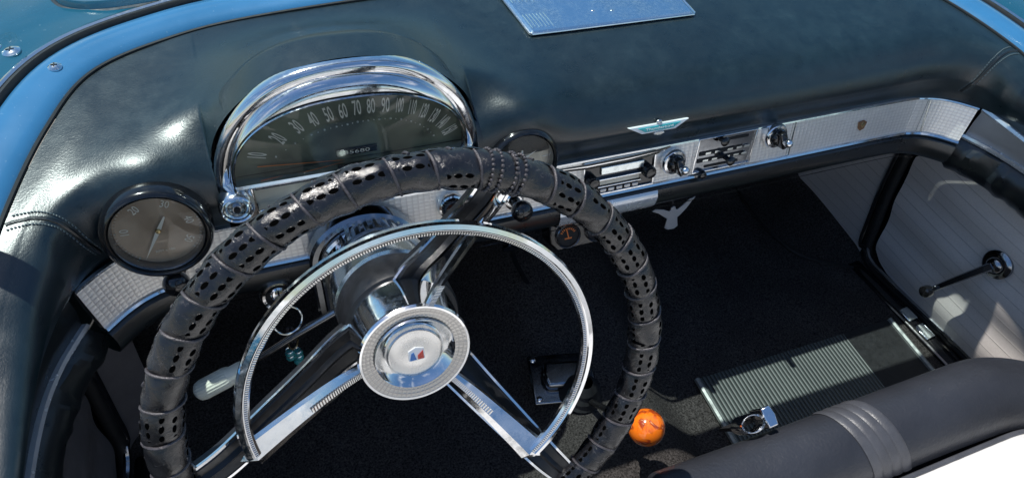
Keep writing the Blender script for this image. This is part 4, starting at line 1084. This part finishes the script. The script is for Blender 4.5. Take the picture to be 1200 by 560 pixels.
# rounded right end
for q in range(1, 9):
    a = q / 8 * math.pi / 2; rows.append([V((X1 + .030 * math.sin(a), p.y * 1 + (.0 if True else 0) - .020 * (1 - math.cos(a)) , -.42 + (p.z + .42) * (1 - .10 * (1 - math.cos(a))))) for p in rows[NX]])
for q in range(1, 5):
    a = q / 4 * math.pi / 2; rows.insert(0, [V((X0 - .012 * math.sin(a), p.y - .012 * (1 - math.cos(a)), -.42 + (p.z + .42) * (1 - .05 * (1 - math.cos(a))))) for p in rows[q - 1 if False else 0]])
mb = MB(); mb.grid(rows)
mb.f.append(tuple(range(41)))
mb.build('front_bolster', 'seat_black', seat, sharp=70)
# pleated band crossing the bolster
for k in range(4):
    rows = []
    for i in range(9):
        f = i / 8; row = []
        for j in range(41):
            kk = .28 + .72 * j / 40; x = .128 + k * .0145 + f * .0145 + .045 * (kk - .3)
            P = bolster(x, kk); A = bolster(x, min(1, kk + .01)) - bolster(x, kk - .01); nrm = V((1, 0, 0)).cross(A).normalized(); nrm = nrm if nrm.z > 0 or nrm.y < 0 else -nrm
            if nrm.z < 0 and j > 4: nrm = -nrm
            row.append(P + nrm * (.0008 + .0013 * math.sin(math.pi * f) ** .6))
        rows.append(row)
    mb = MB(); mb.grid(rows); mb.build('pleat', 'seat_pleat', seat)
# white cushion
rows = []
for i in range(61):
    x = X0 + (X1 + .02 - X0) * i / 60; row = []
    for j in range(41):
        f = j / 40; y = seat_front(x) - .1095 - .42 * f; e = min(f * .42, .42 - f * .42) 
        z = seat_crest(x) - .040 + .034 * (1 - math.exp(-e / .028)) + .003 * math.sin(x * 120) ** 2 * (1 - math.exp(-e / .03)); row.append(V((x, y, z)))
    rows.append(row)
mb = MB(); mb.grid(rows); mb.build('white_insert', 'seat_white', seat)
mb = MB(); mb.tube([V((x, seat_front(x) - .111, seat_crest(x) - .036)) for x in [X0 + (X1 - X0) * i / 60 for i in range(61)]], .0038, 8); mb.build('welt', 'seat_pleat', seat)
mb = MB(); mb.box((XC + .30, -.62, -.33), (.62, .40, .15)); mb.build('base', 'matte', seat)
mb = MB(); mb.sweep([(XC - .62, -.98, -.02), (XC, -.98, -.02), (XC + .62, -.98, -.02)], [(-.05, -.24), (.07, -.24), (.05, .14), (.02, .20), (-.03, .20), (-.06, .14)]); mb.build('backrest', 'seat_white', seat, bevel=.02)
# driver's half of the cushion, just below the frame
ds = thing('driver_seat_cushion', 'white and black seat cushion behind the steering wheel', 'seat', (-.40, -.65, -.42))
mb = MB(); mb.box((-.40, -.68, -.28), (.50, .45, .16)); mb.build('cushion', 'seat_white', ds, bevel=.03)
# chrome buckle standing at the front of the passenger cushion
bk = thing('seat_buckle', 'small polished chrome buckle against the front of the black seat', 'buckle', (.036, -.336, -.20))
Mb = frame((.034, -.337, -.190), (-.25, -.35, .9), (1, .1, 0)) @ Matrix.Scale(1.2, 4)
mb = MB(); mb.lathe([(.0125, -.030), (.0130, .004), (.0115, .008), (.0095, .006), (.0090, -.02)], Mb @ Matrix.Diagonal((1.15, .8, 1, 1)), 36); mb.build('sleeve', 'chrome', bk)
mb = MB(); mb.prism([(.013, -.011), (.024, -.011), (.026, 0), (.024, .011), (.013, .011)], -.030, .008, Mb); mb.build('latch', 'chrome', bk, bevel=.002)
mb = MB(); mb.box((.004, 0, -.05), (.036, .004, .05), Mb); mb.build('strap', 'matte', bk)
# rear body and deck that close the cabin
mb = MB(); mb.grid([[V((XC + s * .84, y, z)) for s in (-1, -.8, 0, .8, 1)] for y, z in ((-1.06, -.4), (-1.06, .02), (-1.10, .05), (-1.6, .06), (-2.4, .0), (-2.45, -.4))]); mb.build('rear_deck', 'body', cowl)

for o in list(bpy.data.objects):
    if '_L' in o: del o['_L']

# ------------------------------------------------------------------ world, sun, camera
SUN = V((-.26, .295, .92)).normalized()
w = bpy.data.worlds.new('World'); scene.world = w; w.use_nodes = True
t = NT(w.node_tree); bg = w.node_tree.nodes['Background']
sky = t.n('ShaderNodeTexSky'); sky.sky_type = 'NISHITA'; sky.sun_disc = False
sky.sun_elevation = math.asin(SUN.z); sky.sun_rotation = math.atan2(SUN.x, SUN.y); sky.air_density = 1.2; sky.dust_density = .8; sky.ozone_density = 2.5
tc = t.n('ShaderNodeTexCoord').outputs['Generated']
cl = t.noise(tc, 2.6, 6, .6, .5)
sep = t.n('ShaderNodeSeparateXYZ'); t.l(tc, sep.inputs[0])
cov = t.m('MULTIPLY', t.ramp(cl, .56, .72, 0, .85), t.ramp(sep.outputs[2], .02, .18))
hs = t.n('ShaderNodeHueSaturation'); hs.inputs['Saturation'].default_value = 1.2; t.l(sky.outputs[0], hs.inputs['Color'])
t.l(t.mix(cov, hs.outputs[0], (9., 9.2, 9.6)), bg.inputs[0]); bg.inputs[1].default_value = .12
sl = bpy.data.lights.new('Sun', 'SUN'); sl.energy = 5.0; sl.angle = R_(.5); sl.color = (1, .96, .90)
so = bpy.data.objects.new('Sun', sl); COL.objects.link(so); so.rotation_euler = SUN.to_track_quat('Z', 'Y').to_euler()
so.location = (0, 0, 3)

CP = V((-.4605, -.572, .5867)); yaw, pit, rol = R_(27.033), R_(48.792), R_(8.641)
f = V((math.sin(yaw) * math.cos(pit), math.cos(yaw) * math.cos(pit), -math.sin(pit)))
rt = V((math.cos(yaw), -math.sin(yaw), 0)); up = rt.cross(f)
c, s_ = math.cos(rol), math.sin(rol)
X_ = rt * c + up * s_; U_ = up * c - rt * s_
cam = bpy.data.cameras.new('Camera'); co = bpy.data.objects.new('Camera', cam); COL.objects.link(co)
mw = Matrix((X_, U_, -f)).transposed().to_4x4(); mw.translation = CP; co.matrix_world = mw
cam.sensor_width = 36; cam.lens = 807.8 / 1200 * 36; cam.clip_start = .02; cam.clip_end = 500
scene.camera = co
scene.view_settings.view_transform = 'Standard'; scene.view_settings.look = 'None'; scene.view_settings.exposure = 0
